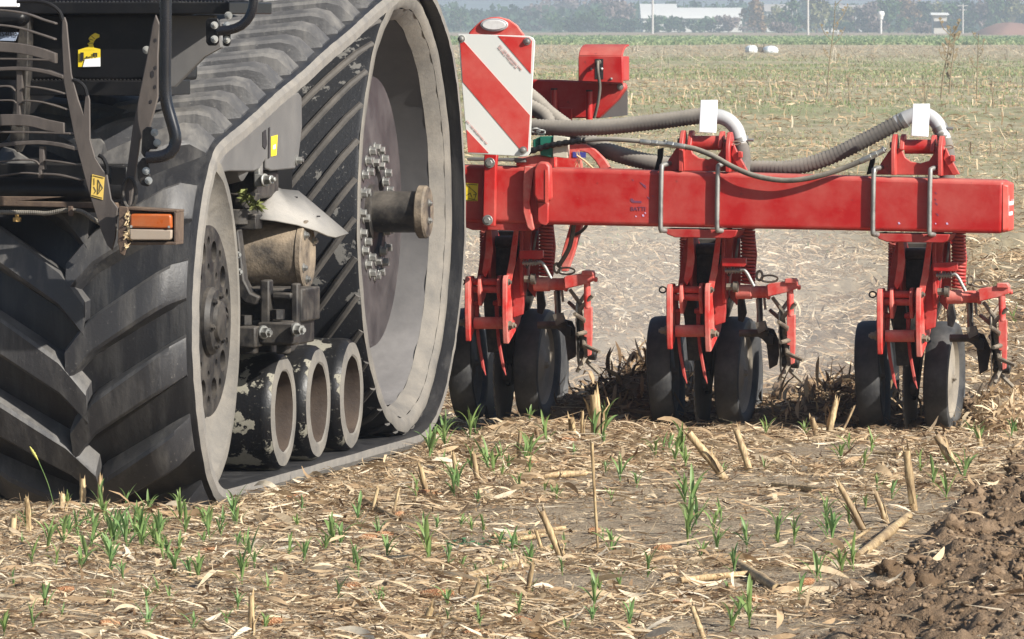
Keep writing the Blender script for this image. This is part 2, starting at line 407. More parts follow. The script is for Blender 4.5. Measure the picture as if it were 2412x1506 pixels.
# ---- ground material: pale crusted soil, turned brown soil, stubble field with green weeds, dry verge far off
t = NT('field_soil')
pos = t.n('ShaderNodeNewGeometry').outputs['Position']; sep = t.n('ShaderNodeSeparateXYZ'); t.l(pos, sep.inputs[0]); Yp = sep.outputs[1]
def mapr(v, a, b):
    m_ = t.n('ShaderNodeMapRange'); m_.interpolation_type = 'SMOOTHSTEP'; t.l(v, m_.inputs[0]); m_.inputs[1].default_value = a; m_.inputs[2].default_value = b; return m_.outputs[0]
ca = t.n('ShaderNodeAttribute', attribute_name='clod').outputs['Fac']
n1 = t.noise(14, 8, .7); n2 = t.noise(90, 4, .7); n3 = t.noise(2.2, 5, .6)
pale = t.mix(t.ramp(n1, [(.35, 0), (.65, 1)]), (.27, .205, .135), (.47, .38, .265)); pale = t.mix(t.ramp(n2, [(.40, .0), (.62, .6)]), pale, (.15, .115, .085))
brown = t.mix(t.ramp(n1, [(.35, 0), (.7, 1)]), (.135, .090, .054), (.28, .195, .125))
soil = t.mix(ca, pale, brown)
# far stubble: straw flecks stretched sideways, green patches
nfa = t.noise(1.6, 6, .75, stretch=(1.0, .16, 1)); nfb = t.noise(.055, 5, .62, stretch=(1, .45, 1)); nfc = t.noise(.5, 6, .7, stretch=(1, .2, 1))
straw = t.mix(t.ramp(nfa, [(.36, 0), (.66, 1)]), (.24, .205, .125), (.50, .44, .29))
greenm = t.math('MULTIPLY', t.ramp(nfb, [(.42, 0), (.60, 1)]), t.ramp(nfc, [(.40, .1), (.62, .9)]))
greenm = t.math('MULTIPLY', greenm, mapr(Yp, 45, 95)); greenm = t.math('MULTIPLY', greenm, t.math('SUBTRACT', 1.0, mapr(Yp, 260, 330)))
fieldc = t.mix(t.math('MULTIPLY', greenm, .9), straw, (.20, .25, .10))
c1 = t.mix(mapr(Yp, 24, 60), soil, fieldc)
c1 = t.mix(t.math('MULTIPLY', t.math('MULTIPLY', mapr(Yp, 270, 340), t.ramp(nfb, [(.3, .3), (.7, .8)])), .15), c1, (.30, .225, .15))
greens = t.mix(nfc, (.045, .17, .02), (.085, .25, .035))
c1 = t.mix(mapr(Yp, 474, 480), c1, greens)
c1 = t.mix(mapr(Yp, 780, 800), c1, t.mix(nfc, (.24, .18, .12), (.40, .31, .22)))
c1 = t.mix(mapr(Yp, 1150, 1300), c1, (.10, .13, .06))
t.set(c1, .92, 0.0, .2)
t.bump(t.math('ADD', n1, t.math('MULTIPLY', n2, .8)), .9, .018)
ground = link('ground', gm, None, [t.m]); tag(ground, kind='structure')
# ================================================================== THE TRACTOR
T = empty('tracked_tractor', tuple(TF.o), -TH)
tag(T, 'black rubber tracked tractor with mud caked drive wheel and three rollers', 'tractor')
V3 = Vector
# ---- rubber belt round idler and drive wheel
DR, DZ = 0.775, 0.80          # drive wheel radius, axle height
IR, IY, IZ = 0.515, -2.74, 0.537
IA = 0.36                      # the front of the belt is narrower fore and aft than it is tall
def belt_path(step=0.02):
    D = math.hypot(IY, IZ-DZ); base = math.atan2(IZ-DZ, -IY)     # seen with forward = -y
    top = base-math.asin((IR-DR)/D)*1.0
    # work in (f, z) with f forward
    pts = []
    nd = (math.sin(-top), math.cos(-top))
    def arc(cf, cz, r, a0, a1):
        n = max(3, int(abs(a1-a0)*r/step))
        for i in range(n): 
            a = a0+(a1-a0)*i/n; pts.append((cf+r*math.cos(a), cz+r*math.sin(a), math.cos(a), math.sin(a)))
    fi = -IY
    def line(p, q, n_):
        L = math.hypot(q[0]-p[0], q[1]-p[1]); n = max(2, int(L/step))
        for i in range(n):
            t = i/n; pts.append((p[0]+(q[0]-p[0])*t, p[1]+(q[1]-p[1])*t, n_[0], n_[1]))
    def sup(n_): return math.hypot(IA*math.cos(n_), IR*math.sin(n_))
    def con(n_): k = sup(n_); return (fi+IA*IA*math.cos(n_)/k, IZ+IR*IR*math.sin(n_)/k)
    def solve(lo, hi):
        F_ = lambda n_: fi*math.cos(n_)+(IZ-DZ)*math.sin(n_)+sup(n_)-DR
        for _ in range(60):
            m_ = (lo+hi)/2
            if F_(lo)*F_(m_) <= 0: hi = m_
            else: lo = m_
        return (lo+hi)/2
    at = solve(.3, math.pi-.3); ab = solve(-.3, -math.pi+.3)
    ca, cb_ = con(at), con(ab)
    line((DR*math.cos(at), DZ+DR*math.sin(at)), ca, (math.cos(at), math.sin(at)))
    n = 60
    for i in range(n):
        q_ = at+(ab-at)*i/n; c_ = con(q_); pts.append((c_[0], c_[1], math.cos(q_), math.sin(q_)))
    line(cb_, (DR*math.cos(ab), DZ+DR*math.sin(ab)), (math.cos(ab), math.sin(ab)))
    arc(0, DZ, DR, ab, at-2*math.pi)
    return pts
BP = belt_path(); NB = len(BP)
Lc = [0.0]
for i in range(NB):
    a, b = BP[i], BP[(i+1) % NB]; Lc.append(Lc[-1]+math.hypot(b[0]-a[0], b[1]-a[1]))
BL = Lc[-1]; Lc = np.array(Lc)
def bmap(a, b, h):
    """along the belt, across (0 outer edge, negative inwards), height above the inner face"""
    a = a % BL; i = int(np.searchsorted(Lc, a, side='right')-1); i = min(i, NB-1)
    t = (a-Lc[i])/max(1e-9, Lc[i+1]-Lc[i]); p, q = BP[i], BP[(i+1) % NB]
    f = p[0]+(q[0]-p[0])*t; z = p[1]+(q[1]-p[1])*t; nf = p[2]+(q[2]-p[2])*t; nz = p[3]+(q[3]-p[3])*t
    return V3((b, -(f+nf*h), z+nz*h))
BW, CT = 0.72, 0.046
mb = MB()
cs = [(0, 0), (0.0, CT*0.55), (-.012, CT*.92), (-.03, CT), (-BW/2, CT), (-BW+.03, CT), (-BW, CT*.6), (-BW, 0)]
nseg = int(BL/0.03); vs = []
rng = random.Random(3)
for i in range(nseg):
    a = BL*i/nseg
    e = 0.0018*math.sin(a*9)+rng.uniform(-.0012, .0012)
    for (b, h) in cs: vs.append(bmap(a, b+(e if b > -.02 else 0), h))
m = len(cs); fs = []; 
for i in range(nseg):
    k = (i+1) % nseg
    for j in range(m):
        j2 = (j+1) % m
        mb.f.append((i*m+j, k*m+j, k*m+j2, i*m+j2)); mb.m.append(1 if j in (0, 1) else 0)
mb.v += [tuple(v) for v in vs]
PITCH = BL/round(BL/0.228); nl = round(BL/0.228)
LH = 0.076
for side in (0, 1):
    for k in range(nl):
        a0 = k*PITCH+(PITCH*.5 if side else 0)
        jit = rng.uniform(-.006, .006)
        S = 9; rows = []
        for j in range(S+1):
            t = j/S; d = 0.030+t*(BW/2-0.0)
            b = -d if not side else -(BW-d)
            ac = a0+0.205*t**1.05+jit+(0.035*max(0, t-.8)*5 if t > .8 else 0)
            h = LH*(.03+.97*float(sstep(-.03, .17, t)))
            w0, w1 = 0.128-.012*t, 0.098-.012*t
            row = []
            for (q, hh) in ((-w0/2, CT-.004), (-w1/2-.004, CT+h*.88), (-w1/2+.006, CT+h), (w1/2-.006, CT+h), (w1/2+.004, CT+h*.88), (w0/2, CT-.004)):
                row.append(bmap(ac+q, b, hh))
            rows.append(row)
        n = 6; vs = [p for r in rows for p in r]; fs = []
        for j in range(S):
            for q in range(n-1):
                f = (j*n+q, j*n+q+1, (j+1)*n+q+1, (j+1)*n+q)
                fs.append(f if side == 0 else tuple(reversed(f)))
        fs.append(tuple(range(n-1, -1, -1))); fs.append(tuple(range(S*n, S*n+n)))
        mb.add(vs, fs, 2)
belt = mb.build('track_belt', [M['belt'], M['edge'], M['lug']], T, sharp=35)
# guide lugs inside the belt
mb = MB()
for k in range(int(BL/.2)):
    a = k*.2
    vs = [bmap(a+da, -BW/2+db, h) for da, db, h in ((-.05, -.03, .002), (.05, -.03, .002), (.05, .03, .002), (-.05, .03, .002), (-.03, -.02, -.05), (.03, -.02, -.05), (.03, .02, -.05), (-.03, .02, -.05))]
    mb.add(vs, [(0, 1, 2, 3), (4, 7, 6, 5), (0, 4, 5, 1), (1, 5, 6, 2), (2, 6, 7, 3), (3, 7, 4, 0)])
mb.build('guide_lugs', M['belt'], T)

# ---- drive wheel
XL = -0.045
def wob(an, j): return 0.0035*math.sin(an*13+1)+0.0025*math.sin(an*29+j)
dw = MB(); c = V3((XL, 0, DZ))
dw.lathe([(DR-.008, -.63), (DR-.008, -.012), (DR-.014, 0)], c, n=160, mats=[0, 0])
dw.lathe([(DR-.014, 0.0005), (DR-.022, .004), (DR-.052, .003), (DR-.066, -.010)], c, n=160, mats=[1, 1, 1], wob=wob)
dw.lathe([(DR-.066, -.0105), (DR-.085, -.03), (DR-.105, -.06)], c, n=160, mats=[1, 1], wob=wob)
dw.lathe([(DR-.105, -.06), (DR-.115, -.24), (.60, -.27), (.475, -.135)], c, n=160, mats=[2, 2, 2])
for i in range(len(dw.f)): pass
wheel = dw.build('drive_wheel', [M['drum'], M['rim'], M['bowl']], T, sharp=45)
# diagonal mud ribs on the drum
rb = MB()
for k in range(36):
    th0 = k*2*math.pi/36
    path = []
    for j in range(15):
        t = j/14; x = XL-.008-t*.61; th = th0-t*1.05
        rr_ = DR-.004-(.010 if j == 0 else 0); path.append(V3((x, -rr_*math.cos(th), DZ+rr_*math.sin(th))))
    rb.tube(path, .0125, 8)
rb.build('drum_ribs', M['rib'], wheel)
dd = MB()
dd.lathe([(.476, -.134), (.468, -.118), (.40, -.118), (.30, -.112), (.165, -.112), (.16, -.125), (0.0, -.125)], c, n=96)
dd.build('wheel_disc', M['disc'], wheel, sharp=30)
# bolt ring
bm0 = MB(); bm0.tube([(0, 0, 0), (.005, 0, 0)], .019, 16); bm0.tube([(.005, 0, 0), (.024, 0, 0)], .0145, 6)
first = None
for ring, (rr, nb, ph) in enumerate(((.222, 20, 0), (.172, 12, .1))):
    for k in range(nb):
        a = 2*math.pi*k/nb+ph
        p = (XL-.112, rr*math.cos(a), DZ+rr*math.sin(a))
        if first is None:
            first = bm0.build('wheel_bolt', M['steel'], wheel, bevel=.001, sharp=25); first.location = p
        else:
            o = first.copy(); COL.objects.link(o); o.parent = wheel; o.location = p
        (first if (ring == 0 and k == 0) else o).rotation_euler = (rng.uniform(0, 1), 0, 0)
sh = MB(); sh.lathe([(.0, -.13), (.095, -.13), (.095, -.11), (.072, -.105), (.072, .045), (0, .045)], c, n=40)
shaft = sh.build('axle_shaft', M['blackd'], wheel, sharp=30)
cp = MB(); cp.lathe([(0, .045), (.085, .045), (.092, .050), (.092, .074), (.086, .081), (.060, .083), (0, .083)], c, n=40)
cp.box((XL+.0845, 0, DZ), (.004, .014, .055), mat=1)
cap = cp.build('hub_cap', [M['motor'], M['ink']], shaft, sharp=30)
for s in (-1, 1):
    q = MB(); q.hexbolt((XL+.083, 0, DZ+s*.030), (1, 0, 0), .011, .010); q.build('cap_bolt', M['steel'], shaft)

# ---- idler
ic = V3((-0.05, IY, IZ)); iw = MB()
iw.lathe([(IR-.01, -.60), (IR-.006, -.01), (IR-.012, .0)], ic, n=120, mats=[0, 0])
iw.lathe([(IR-.012, .0005), (IR-.03, .004), (IR-.052, .002), (IR-.065, -.02), (.40, -.055), (.0, -.058)], ic, n=120, mats=[1]*5, wob=lambda a, j: .002*math.sin(17*a+j))
iw.v = [(x_, ic.y+(y_-ic.y)*IA/IR, z_) for x_, y_, z_ in iw.v]
idler = iw.build('idler_wheel', [M['drum'], M['rim']], T, sharp=40)
holes = []
for k in range(10):
    a = 2*math.pi*k/10; holes.append((.222*math.cos(a), .222*math.sin(a), .034))
    a += math.pi/10; holes.append((.165*math.cos(a), .165*math.sin(a), .013)); holes.append((.245*math.cos(a), .245*math.sin(a), .016))
outer = [(.285*math.cos(t*math.pi/32), .295*math.sin(t*math.pi/32)) for t in range(64)]
vs, fs = plate_holes(outer, holes, .02)
q = MB(); q.add([(ic.x-.030+h, ic.y+.03+a, ic.z+b) for a, b, h in vs], fs)
q.build('idler_disc', M['blackd'], idler, sharp=30)
q = MB(); q.lathe([(.27, -.052), (0, -.052)], ic+V3((0, .03, 0)), n=48); q.build('idler_back_plate', M['hollow'], idler)
q = MB(); q.lathe([(.105, -.06), (.105, -.03), (.095, -.015), (.065, -.012), (.06, .0), (.045, .004), (0, .004)], ic+V3((.022, .03, 0)), n=40)
hub = q.build('idler_hub', M['blackd'], idler, sharp=30)
for k in range(6):
    a = k*math.pi/3+.2; q = MB(); q.hexbolt((ic.x+.006, ic.y+.03+.08*math.cos(a), ic.z+.08*math.sin(a)), (1, 0, 0), .011, .012); q.build('hub_bolt', M['blackd'], hub)

# ---- three mid rollers
r0 = None
for yy in (-1.85, -1.36, -0.87):
    if r0 is None:
        q = MB(); q.lathe([(.185, -.60), (.189, -.595), (.1895, -.035), (.187, -.018), (.176, -.003)], (0, 0, 0), n=72, mats=[0]*4)
        q.lathe([(.176, -.003), (.160, 0), (.135, .001), (.129, -.003)], (0, 0, 0), n=72, mats=[1]*3, wob=lambda a, j: .0012*math.sin(11*a+j))
        q.lathe([(.129, -.003), (.126, -.02), (.122, -.24), (.05, -.25), (0, -.22)], (0, 0, 0), n=72, mats=[2]*4)
        r0 = q.build('track_roller', [M['roller'], M['rim'], M['hollow']], T, sharp=30); r0.location = (-.035, yy, .212)
    else:
        o = r0.copy(); COL.objects.link(o); o.parent = T; o.location = (-.035, yy, .212)
        o.rotation_euler = (1.2+yy, 0, 0)

# ---- undercarriage between idler and drive wheel
f = TF
uf = MB()
def bx(mb, x0, y0, x1, y1, Y, dp, mat=0):
    p = f.pl(x0, y0, Y); q = f.pl(x1, y1, Y)
    mb.box(((p.x+q.x)/2, Y+dp/2, (p.z+q.z)/2), (abs(q.x-p.x), dp, abs(p.z-q.z)), mat=mat)
bx(uf, 470, 470, 640, 840, -1.75, .5)
bx(uf, 300, 600, 560, 830, -1.75, .9)
bx(uf, 560, 680, 712, 760, -2.05, .25)
bx(uf, 556, 755, 690, 815, -2.10, .30)
bx(uf, 606, 760, 690, 812, -2.16, .08)
bx(uf, 556, 770, 602, 820, -2.22, .10)
bx(uf, 612, 660, 634, 770, -2.12, .06)
bx(uf, 684, 668, 702, 790, -2.08, .05)
bx(uf, 560, 812, 600, 835, -2.18, .06)
bx(uf, 650, 812, 676, 835, -2.10, .06)
bx(uf, 640, 690, 686, 705, -2.10, .04)
uf.prism(ppx(f, [(535, 560), (560, 540), (575, 660), (590, 690), (612, 700), (600, 720), (575, 715), (545, 680)], -2.14), (0, .06, 0))
frame = uf.build('undercarriage_frame', M['blackd'], T, bevel=.006)
for (px, py, r) in ((696, 777, .016), (618, 783, .016), (545, 600, .012), (548, 640, .012)):
    p = f.pl(px, py, -2.17); q = MB(); q.hexbolt(p, (.85, -.5, 0), r, .03); q.build('frame_bolt', M['steel'], frame)
for (px, py) in ((655, 752), (580, 765)):
    p = f.pl(px, py, -2.1); q = MB(); q.cyl(p, p+V3((0, 0, .03)), .022, 6); q.build('frame_bolt', M['blackd'], frame)
# dark chassis core behind, so daylight does not show through the track
q = MB(); q.box((-.50, -1.3, .62), (.22, 1.6, .55)); q.box((-.42, -1.2, .95), (.35, .7, .5)); q.build('chassis_beam', M['black'], T, bevel=.01)
q = MB(); q.box((-1.25, -.6, 1.0), (.9, 4.2, .7)); q.box((-1.3, .4, 2.0), (1.2, 2.6, 1.6)); q.build('tractor_body', M['black'], T, bevel=.03)
# motor
hm = MB(); ax = V3((1, 0, 0)); mc = V3((0, -1.76, .71))
hm.lathe([(.0, -.32), (.125, -.32), (.125, -.285), (.128, -.24), (.112, -.215), (.1085, -.20), (.1075, 0.0), (.111, .003), (.111, .018), (.106, .022), (0, .022)], mc+V3((.0, 0, 0)), n=56)
motor = hm.build('hub_motor', M['motor'], T, sharp=30)
for a in (.9, -.5, -1.25, 2.6): 
    q = MB(); q.hexbolt(mc+V3((.022, .082*math.cos(a+math.pi), .082*math.sin(a))), (1, 0, 0), .011, .012); q.build('motor_bolt', M['steel'], motor)
q = MB(); p = f.pl(575, 492, -1.95); q.cyl(p, p+V3((0, 0, .05)), .05, 24); q.cyl(p+V3((-.03, 0, -.05)), p+V3((-.03, 0, .0)), .07, 24)
q.box(p+V3((.0, .0, -.04)), (.10, .09, .05)); q.build('motor_port', M['blackd'], motor, bevel=.004)
# sheet guard
q = MB()
top = [(598, 452, -1.62), (640, 437, -1.66), (662, 447, -1.60), (702, 451, -1.52), (760, 500, -1.50), (820, 551, -1.46)]
bot = [(600, 515, -1.95), (650, 520, -1.92), (700, 530, -1.85), (748, 545, -1.78), (772, 556, -1.70), (790, 560, -1.56)]
vs = [f.pl(*t) for t in top]+[f.pl(*t) for t in bot]; n = len(top)
q.add(vs, [(i, i+1, i+1+n, i+n) for i in range(n-1)])
sg = q.build('sheet_guard', M['light'], T, solid=.006, sharp=20)
for (px, py) in ((683, 462), (697, 465), (735, 507), (750, 510)):
    p = f.pl(px, py, -1.60-.03*(px > 700)); q = MB(); q.box(p, (.012, .002, .005)); q.build('slot', M['ink'], sg)
# gray shield plate hanging under the belt
sp = MB()
X0 = -.075
poly = [(556, 318), (690, 222), (704, 218), (711, 228), (712, 300), (702, 385), (695, 398), (640, 403), (628, 398), (628, 372), (612, 398), (600, 404), (540, 404), (505, 410)]
sp.prism(ppX(f, poly, X0), (-.012, 0, 0))
shield = sp.build('shield_plate', M['grey'], T, bevel=.005)
q = MB(); q.prism(ppX(f, [(618, 312), (625, 306), (628, 340), (624, 352), (618, 345)], X0+.001), (.002, 0, 0)); q.prism(ppX(f, [(632, 302), (635, 300), (634, 372), (631, 374)], X0+.001), (.002, 0, 0)); q.build('shield_slot', M['ink'], shield)
q = MB(); q.prism(ppX(f, [(638, 322), (653, 318), (650, 366), (638, 369)], X0+.0012), (.002, 0, 0)); st = q.build('warning_sticker', M['yellow'], shield)
q = MB(); q.prism(ppX(f, [(644, 343), (649, 340), (648, 351), (643, 352)], X0+.0036), (.001, 0, 0)); q.build('pictogram', M['white'], st)
q = MB(); q.hexbolt(f.pX(697, 378, X0), (1, 0, 0), .013, .02); q.build('shield_bolt', M['steel'], shield)
q = MB(); p = f.pl(545, 365, -2.25); q.lathe([(0, 0), (.045, 0), (.075, -.02), (.085, -.06), (.085, -.30)], p+V3((.03, .1, -.01)), n=32); q.build('shield_boss', M['grey'], shield)
q = MB(); p = f.pl(612, 425, -2.0); q.box(p, (.03, .04, .04)); q.hexbolt(p+V3((.015, -.01, .0)), (1, -.4, .1), .016, .035); q.box(p+V3((-.01, .02, .03)), (.02, .05, .09)); q.build('tension_bolt', M['steel'], T, bevel=.003)
bx_ = MB(); bx(bx_, 540, 405, 606, 470, -1.95, .3); bx_.build('shield_mount', M['blackd'], T, bevel=.01)
# bits of wilted weed caught on the motor
q = MB(); wr = random.Random(5)
for k in range(42):
    u = wr.random(); p = f.pl(568+u*45+wr.uniform(-8, 8), 452+u*38+wr.uniform(-7, 9), -2.02)
    d = V3((wr.uniform(-1, 1), wr.uniform(-1, 1), wr.uniform(-1, 1))).normalized()*.022; s_ = d.cross(V3((wr.random(), 1, 0))).normalized()*.006
    q.add([p-d, p+s_, p+d*1.1, p-s_], [(0, 1, 2, 3)])
w_ = q.build('weed_clump', M['weed']); tag(w_, 'wilted weed leaves caught on top of the muddy hub motor', 'weed'); w_.parent = None
w_.matrix_world = Matrix.Translation(TF.o) @ Matrix.Rotation(-TH, 4, 'Z')

# ---- front of the tractor, left of the picture
F3 = -3.38
def prim(name, poly, Y, th, mat, bevel=.003, par=T):
    q = MB(); q.prism(ppx(f, poly, Y), (0, th, 0)); return q.build(name, mat, par, bevel=bevel)
# main dark box with ledge
q = MB(); q.prism(ppx(f, [(-160, 32), (372, 32), (372, 192), (-160, 188)], -3.02), (0, .5, 0)); q.build('front_tool_box', M['black'], T, bevel=.012)
box_ = MB()
bx(box_, -160, 6, 540, 33, -3.10, .55)
for k in range(46):
    x = 130+k*9; p = f.pl(x, 6, -3.10); box_.box((p.x, -3.09, p.z+.002), (.006, .014, .006))
box_.build('step_ledge', M['black'], T, bevel=.003)
q = MB(); bx(q, 60, 190, 372, 226, -3.06, .40)
for k in range(34):
    x = 66+k*9; p = f.pl(x, 190, -3.06); q.box((p.x, -3.05, p.z+.002), (.006, .012, .005))
q.build('lower_step', M['black'], T, bevel=.004)
# sticker on the box
st = prim('warning_sticker', [(184, 118), (209, 110), (236, 116), (236, 157), (184, 158)], -3.024, .002, M['yellow'], .0)
prim('sticker_blank', [(195, 158), (200, 140), (236, 136), (236, 157)], -3.0265, .002, M['white'], 0, st)
prim('sticker_peel', [(196, 118), (210, 109), (206, 103), (213, 98), (208, 92), (214, 84), (224, 78), (234, 82), (234, 88), (226, 92), (222, 97), (219, 104), (221, 112), (225, 118)], -3.0245, .002, M['yellow'], 0, st)
for pl_ in ([(189, 124), (197, 124), (197, 144), (189, 144)], [(219, 125), (229, 125), (229, 135), (226, 135), (226, 128), (222, 128), (222, 135), (219, 135)], [(201, 135), (205, 132), (205, 134), (211, 134), (211, 132), (215, 135), (211, 138), (211, 136), (205, 136), (205, 138)]):
    prim('pictogram', pl_, -3.0275, .001, M['ink'], 0, st)
for a_, b_ in (((209, 92), (219, 95)), ((207, 102), (219, 102)), ((214, 84), (223, 92))):
    q = MB(); q.tube([f.pl(a_[0], a_[1], -3.0255), f.pl(b_[0], b_[1], -3.0255)], .0008, 5); q.build('pictogram_line', M['ink'], st)
prim('fender_side', [(398, 36), (505, 36), (521, 112), (480, 135), (410, 206), (372, 206), (372, 40)], -2.98, .03, M['grey'])
# behind the handrail: pierced bracket
prim('pierced_bracket', [(366, 34), (377, 60), (372, 130), (372, 230), (352, 305), (330, 330), (306, 500), (300, 560), (288, 600), (276, 572), (283, 490), (300, 390), (312, 300), (330, 210), (348, 120), (358, 60)], F3+.02, .012, M['plate'])
for (px, py, w_x, h_) in ((359, 175, 4, 9), (355, 240, 3, 5), (366, 160, 3, 5), (365, 205, 3, 5), (366, 95, 3, 5)):
    prim('bracket_slot', [(px-w_x, py-h_*.6), (px, py-h_), (px+w_x, py-h_*.6), (px+w_x, py+h_*.6), (px, py+h_), (px-w_x, py+h_*.6)], F3+.0185, .002, M['ink'], 0)
q = MB(); p = f.pl(305, 455, F3); q.tube([p+V3((.020*math.cos(t/16*6.283), 0, .045*math.sin(t/16*6.283))) for t in range(16)], .006, 8, closed=True); q.build('ring_loop', M['blackd'], T)
# blade shaped plates
prim('fender_support', [(146, 45), (152, 40), (157, 55), (168, 175), (184, 235), (196, 268), (202, 214), (206, 218), (211, 235), (212, 330), (224, 372), (240, 398), (252, 412), (262, 470), (277, 490), (272, 560), (264, 590), (252, 578), (238, 545), (205, 440), (176, 330), (150, 195), (145, 90)], F3-.05, .010, M['plate'], .002)
for pts_ in (((232, 366), (242, 372), (250, 388), (253, 410)), ((172, 188), (190, 196), (200, 208), (205, 226)), ((40, 4), (90, 4), (120, 12), (140, 28), (148, 48))):
    q = MB(); q.tube(catmull([f.pl(*t, F3-.047) for t in pts_], 6), .006, 8); q.build('support_lip', M['black'], T)
s2 = prim('warning_sticker', [(217, 411), (246, 418), (242, 471), (214, 463)], F3-.0525, .002, M['yellow2'], 0)
q = MB()
for ln in (((231, 423), (242, 443)), ((242, 443), (230, 458)), ((230, 458), (231, 423)), ((222, 420), (222, 436)), ((221, 440), (226, 450)), ((226, 450), (222, 456)), ((236, 434), (234, 450)), ((219, 414), (244, 420)), ((216, 460), (241, 467))):
    q.tube([f.pl(*ln[0], F3-.0535), f.pl(*ln[1], F3-.0535)], .0009, 5)
q.build('pictogram', M['ink'], s2)
# handrails
q = MB(); q.tube(resample(catmull([f.pl(x, y, F3-.05) for x, y in ((390, -60), (390, 60), (389, 190), (392, 240), (404, 285), (413, 320), (411, 345), (398, 362), (375, 370), (346, 372))], 10), .02), .0185, 16); q.build('handrail', M['tubeb'], T)
q = MB(); q.tube(resample(catmull([f.pl(x, y, -3.15) for x, y in ((596, -40), (597, 5), (590, 35), (572, 58), (545, 70), (512, 74))], 10), .02), .0145, 16); q.build('handrail', M['tubeb'], T)
def bracket(name, poly, Y, bolts, mat, r=.0085):
    b = prim(name, poly, Y, .014, mat, .003)
    for (x, y) in bolts:
        q = MB(); q.hexbolt(f.pl(x, y, Y), (.35, -1, .1), r, .016); q.build('bracket_bolt', M['steel'], b)
bracket('rail_clamp', [(484, 50), (490, 43), (512, 43), (516, 52), (514, 100), (508, 108), (490, 108), (485, 100)], -3.16, [(505, 60), (505, 93)], M['black'])
bracket('rail_clamp', [(523, 56), (538, 54), (542, 62), (541, 104), (536, 110), (525, 108)], -3.13, [(534, 60), (534, 94)], M['black'])
bracket('rail_clamp', [(335, 308), (345, 299), (356, 300), (362, 325), (372, 340), (368, 352), (352, 352), (340, 372), (332, 360)], F3-.02, [(364, 313), (370, 337)], M['blackd'])
bracket('rail_clamp', [(322, 390), (334, 372), (345, 372), (352, 395), (354, 432), (348, 440), (332, 436), (324, 420)], F3-.03, [(344, 403), (350, 426)], M['blackd'])
for (x, y) in ((538, 37), (345, 118)):
    q = MB(); q.hexbolt(f.pl(x, y, -3.14), (.3, -1, 0), .009, .014); q.build('ledge_bolt', M['steel'], T)
# marker lamp
LY = F3-.03
lh = MB()
lh.prism(ppx(f, [(298, 488), (417, 495), (417, 501), (298, 495)], LY-.05), (0, .09, 0))
lh.prism(ppx(f, [(296, 571), (415, 570), (415, 577), (296, 578)], LY-.05), (0, .09, 0))
lh.prism(ppx(f, [(410, 501), (416, 501), (415, 571), (409, 571)], LY-.05), (0, .09, 0))
lh.prism(ppx(f, [(298, 495), (410, 498), (410, 572), (298, 572)], LY+.035), (0, .006, 0))
lh.prism(ppx(f, [(280, 486), (300, 488), (304, 500), (299, 575), (292, 603), (283, 598), (277, 570)], LY-.055), (0, .012, 0))
lamp = lh.build('marker_lamp', M['rust'], T, bevel=.002)
for nm, poly, mt in (('orange_lens', [(306, 508), (309, 504), (398, 505), (403, 509), (404, 539), (305, 537)], M['orange']), ('clear_lens', [(305, 540), (404, 542), (403, 562), (399, 566), (309, 566), (305, 562)], M['lens'])):
    q = MB(); q.prism(ppx(f, poly, LY-.062), (0, .09, 0)); q.build(nm, mt, lamp, bevel=.006, seg=3)
for (x, y) in ((309, 534), (398, 535)):
    q = MB(); q.cyl(f.pl(x, y, LY-.066), f.pl(x, y, LY-.058), .004, 10); q.build('lens_screw', M['steel'], lamp)
q = MB()
for k in range(38):
    p = f.pl(299+wr.uniform(-4, 7), 500+wr.random()*85, LY-.058); d = V3((wr.uniform(-.5, .5), wr.uniform(-.6, .2), wr.uniform(-1, 1))).normalized()*wr.uniform(.008, .02); s_ = d.cross(V3((0, 1, 0))).normalized()*.0025
    q.add([p-d, p+s_, p+d, p-s_], [(0, 1, 2, 3)])
tt = q.build('straw_tuft', M['straw']); tt.matrix_world = Matrix.Translation(TF.o) @ Matrix.Rotation(-TH, 4, 'Z'); tag(tt, 'shreds of straw stuck beside the orange marker lamp', 'straw')
# axle tube, hose, brass plug
q = MB(); a_ = f.pl(-170, 444, -3.22); b_ = f.pl(292, 452, -3.22); q.cyl(a_, b_, .037, 32); q.build('front_axle_tube', M['black'], T)
prim('axle_guard', [(-170, 462), (150, 464), (60, 474), (275, 478), (275, 492), (-170, 482)], -3.27, .05, M['rust'])
prim('axle_block', [(-170, 480), (280, 484), (282, 500), (120, 502), (-170, 492)], -3.22, .12, M['black'])
bx_ = MB(); bx(bx_, 258, 392, 300, 480, -3.25, .1); bx(bx_, -170, 385, 292, 425, -3.12, .3); bx_.build('axle_bracket', M['black'], T, bevel=.005)
q = MB(); p = f.pl(40, 502, -3.26); q.cyl(p, p+V3((0, 0, -.018)), .006, 12); q.tube([p+V3((0, 0, -.014)), p+V3((0, 0, -.026))], .0125, 6); q.cyl(p+V3((0, 0, .003)), p, .009, 12); q.build('drain_plug', M['brass'], T)
path = resample(catmull([f.pl(x, y, -3.28) for x, y in ((-100, 500), (60, 501), (110, 503), (140, 498), (165, 495), (195, 500), (225, 520), (275, 545))], 8), .003)
q = MB(); q.tube(path, .006, 8, rf=lambda i, m: .0062+.0012*(i % 2)); q.build('cable_conduit', M['hyd'], T)
prim('conduit_clip', [(160, 486), (168, 486), (171, 504), (168, 510), (160, 508)], -3.30, .02, M['rust'], .001)
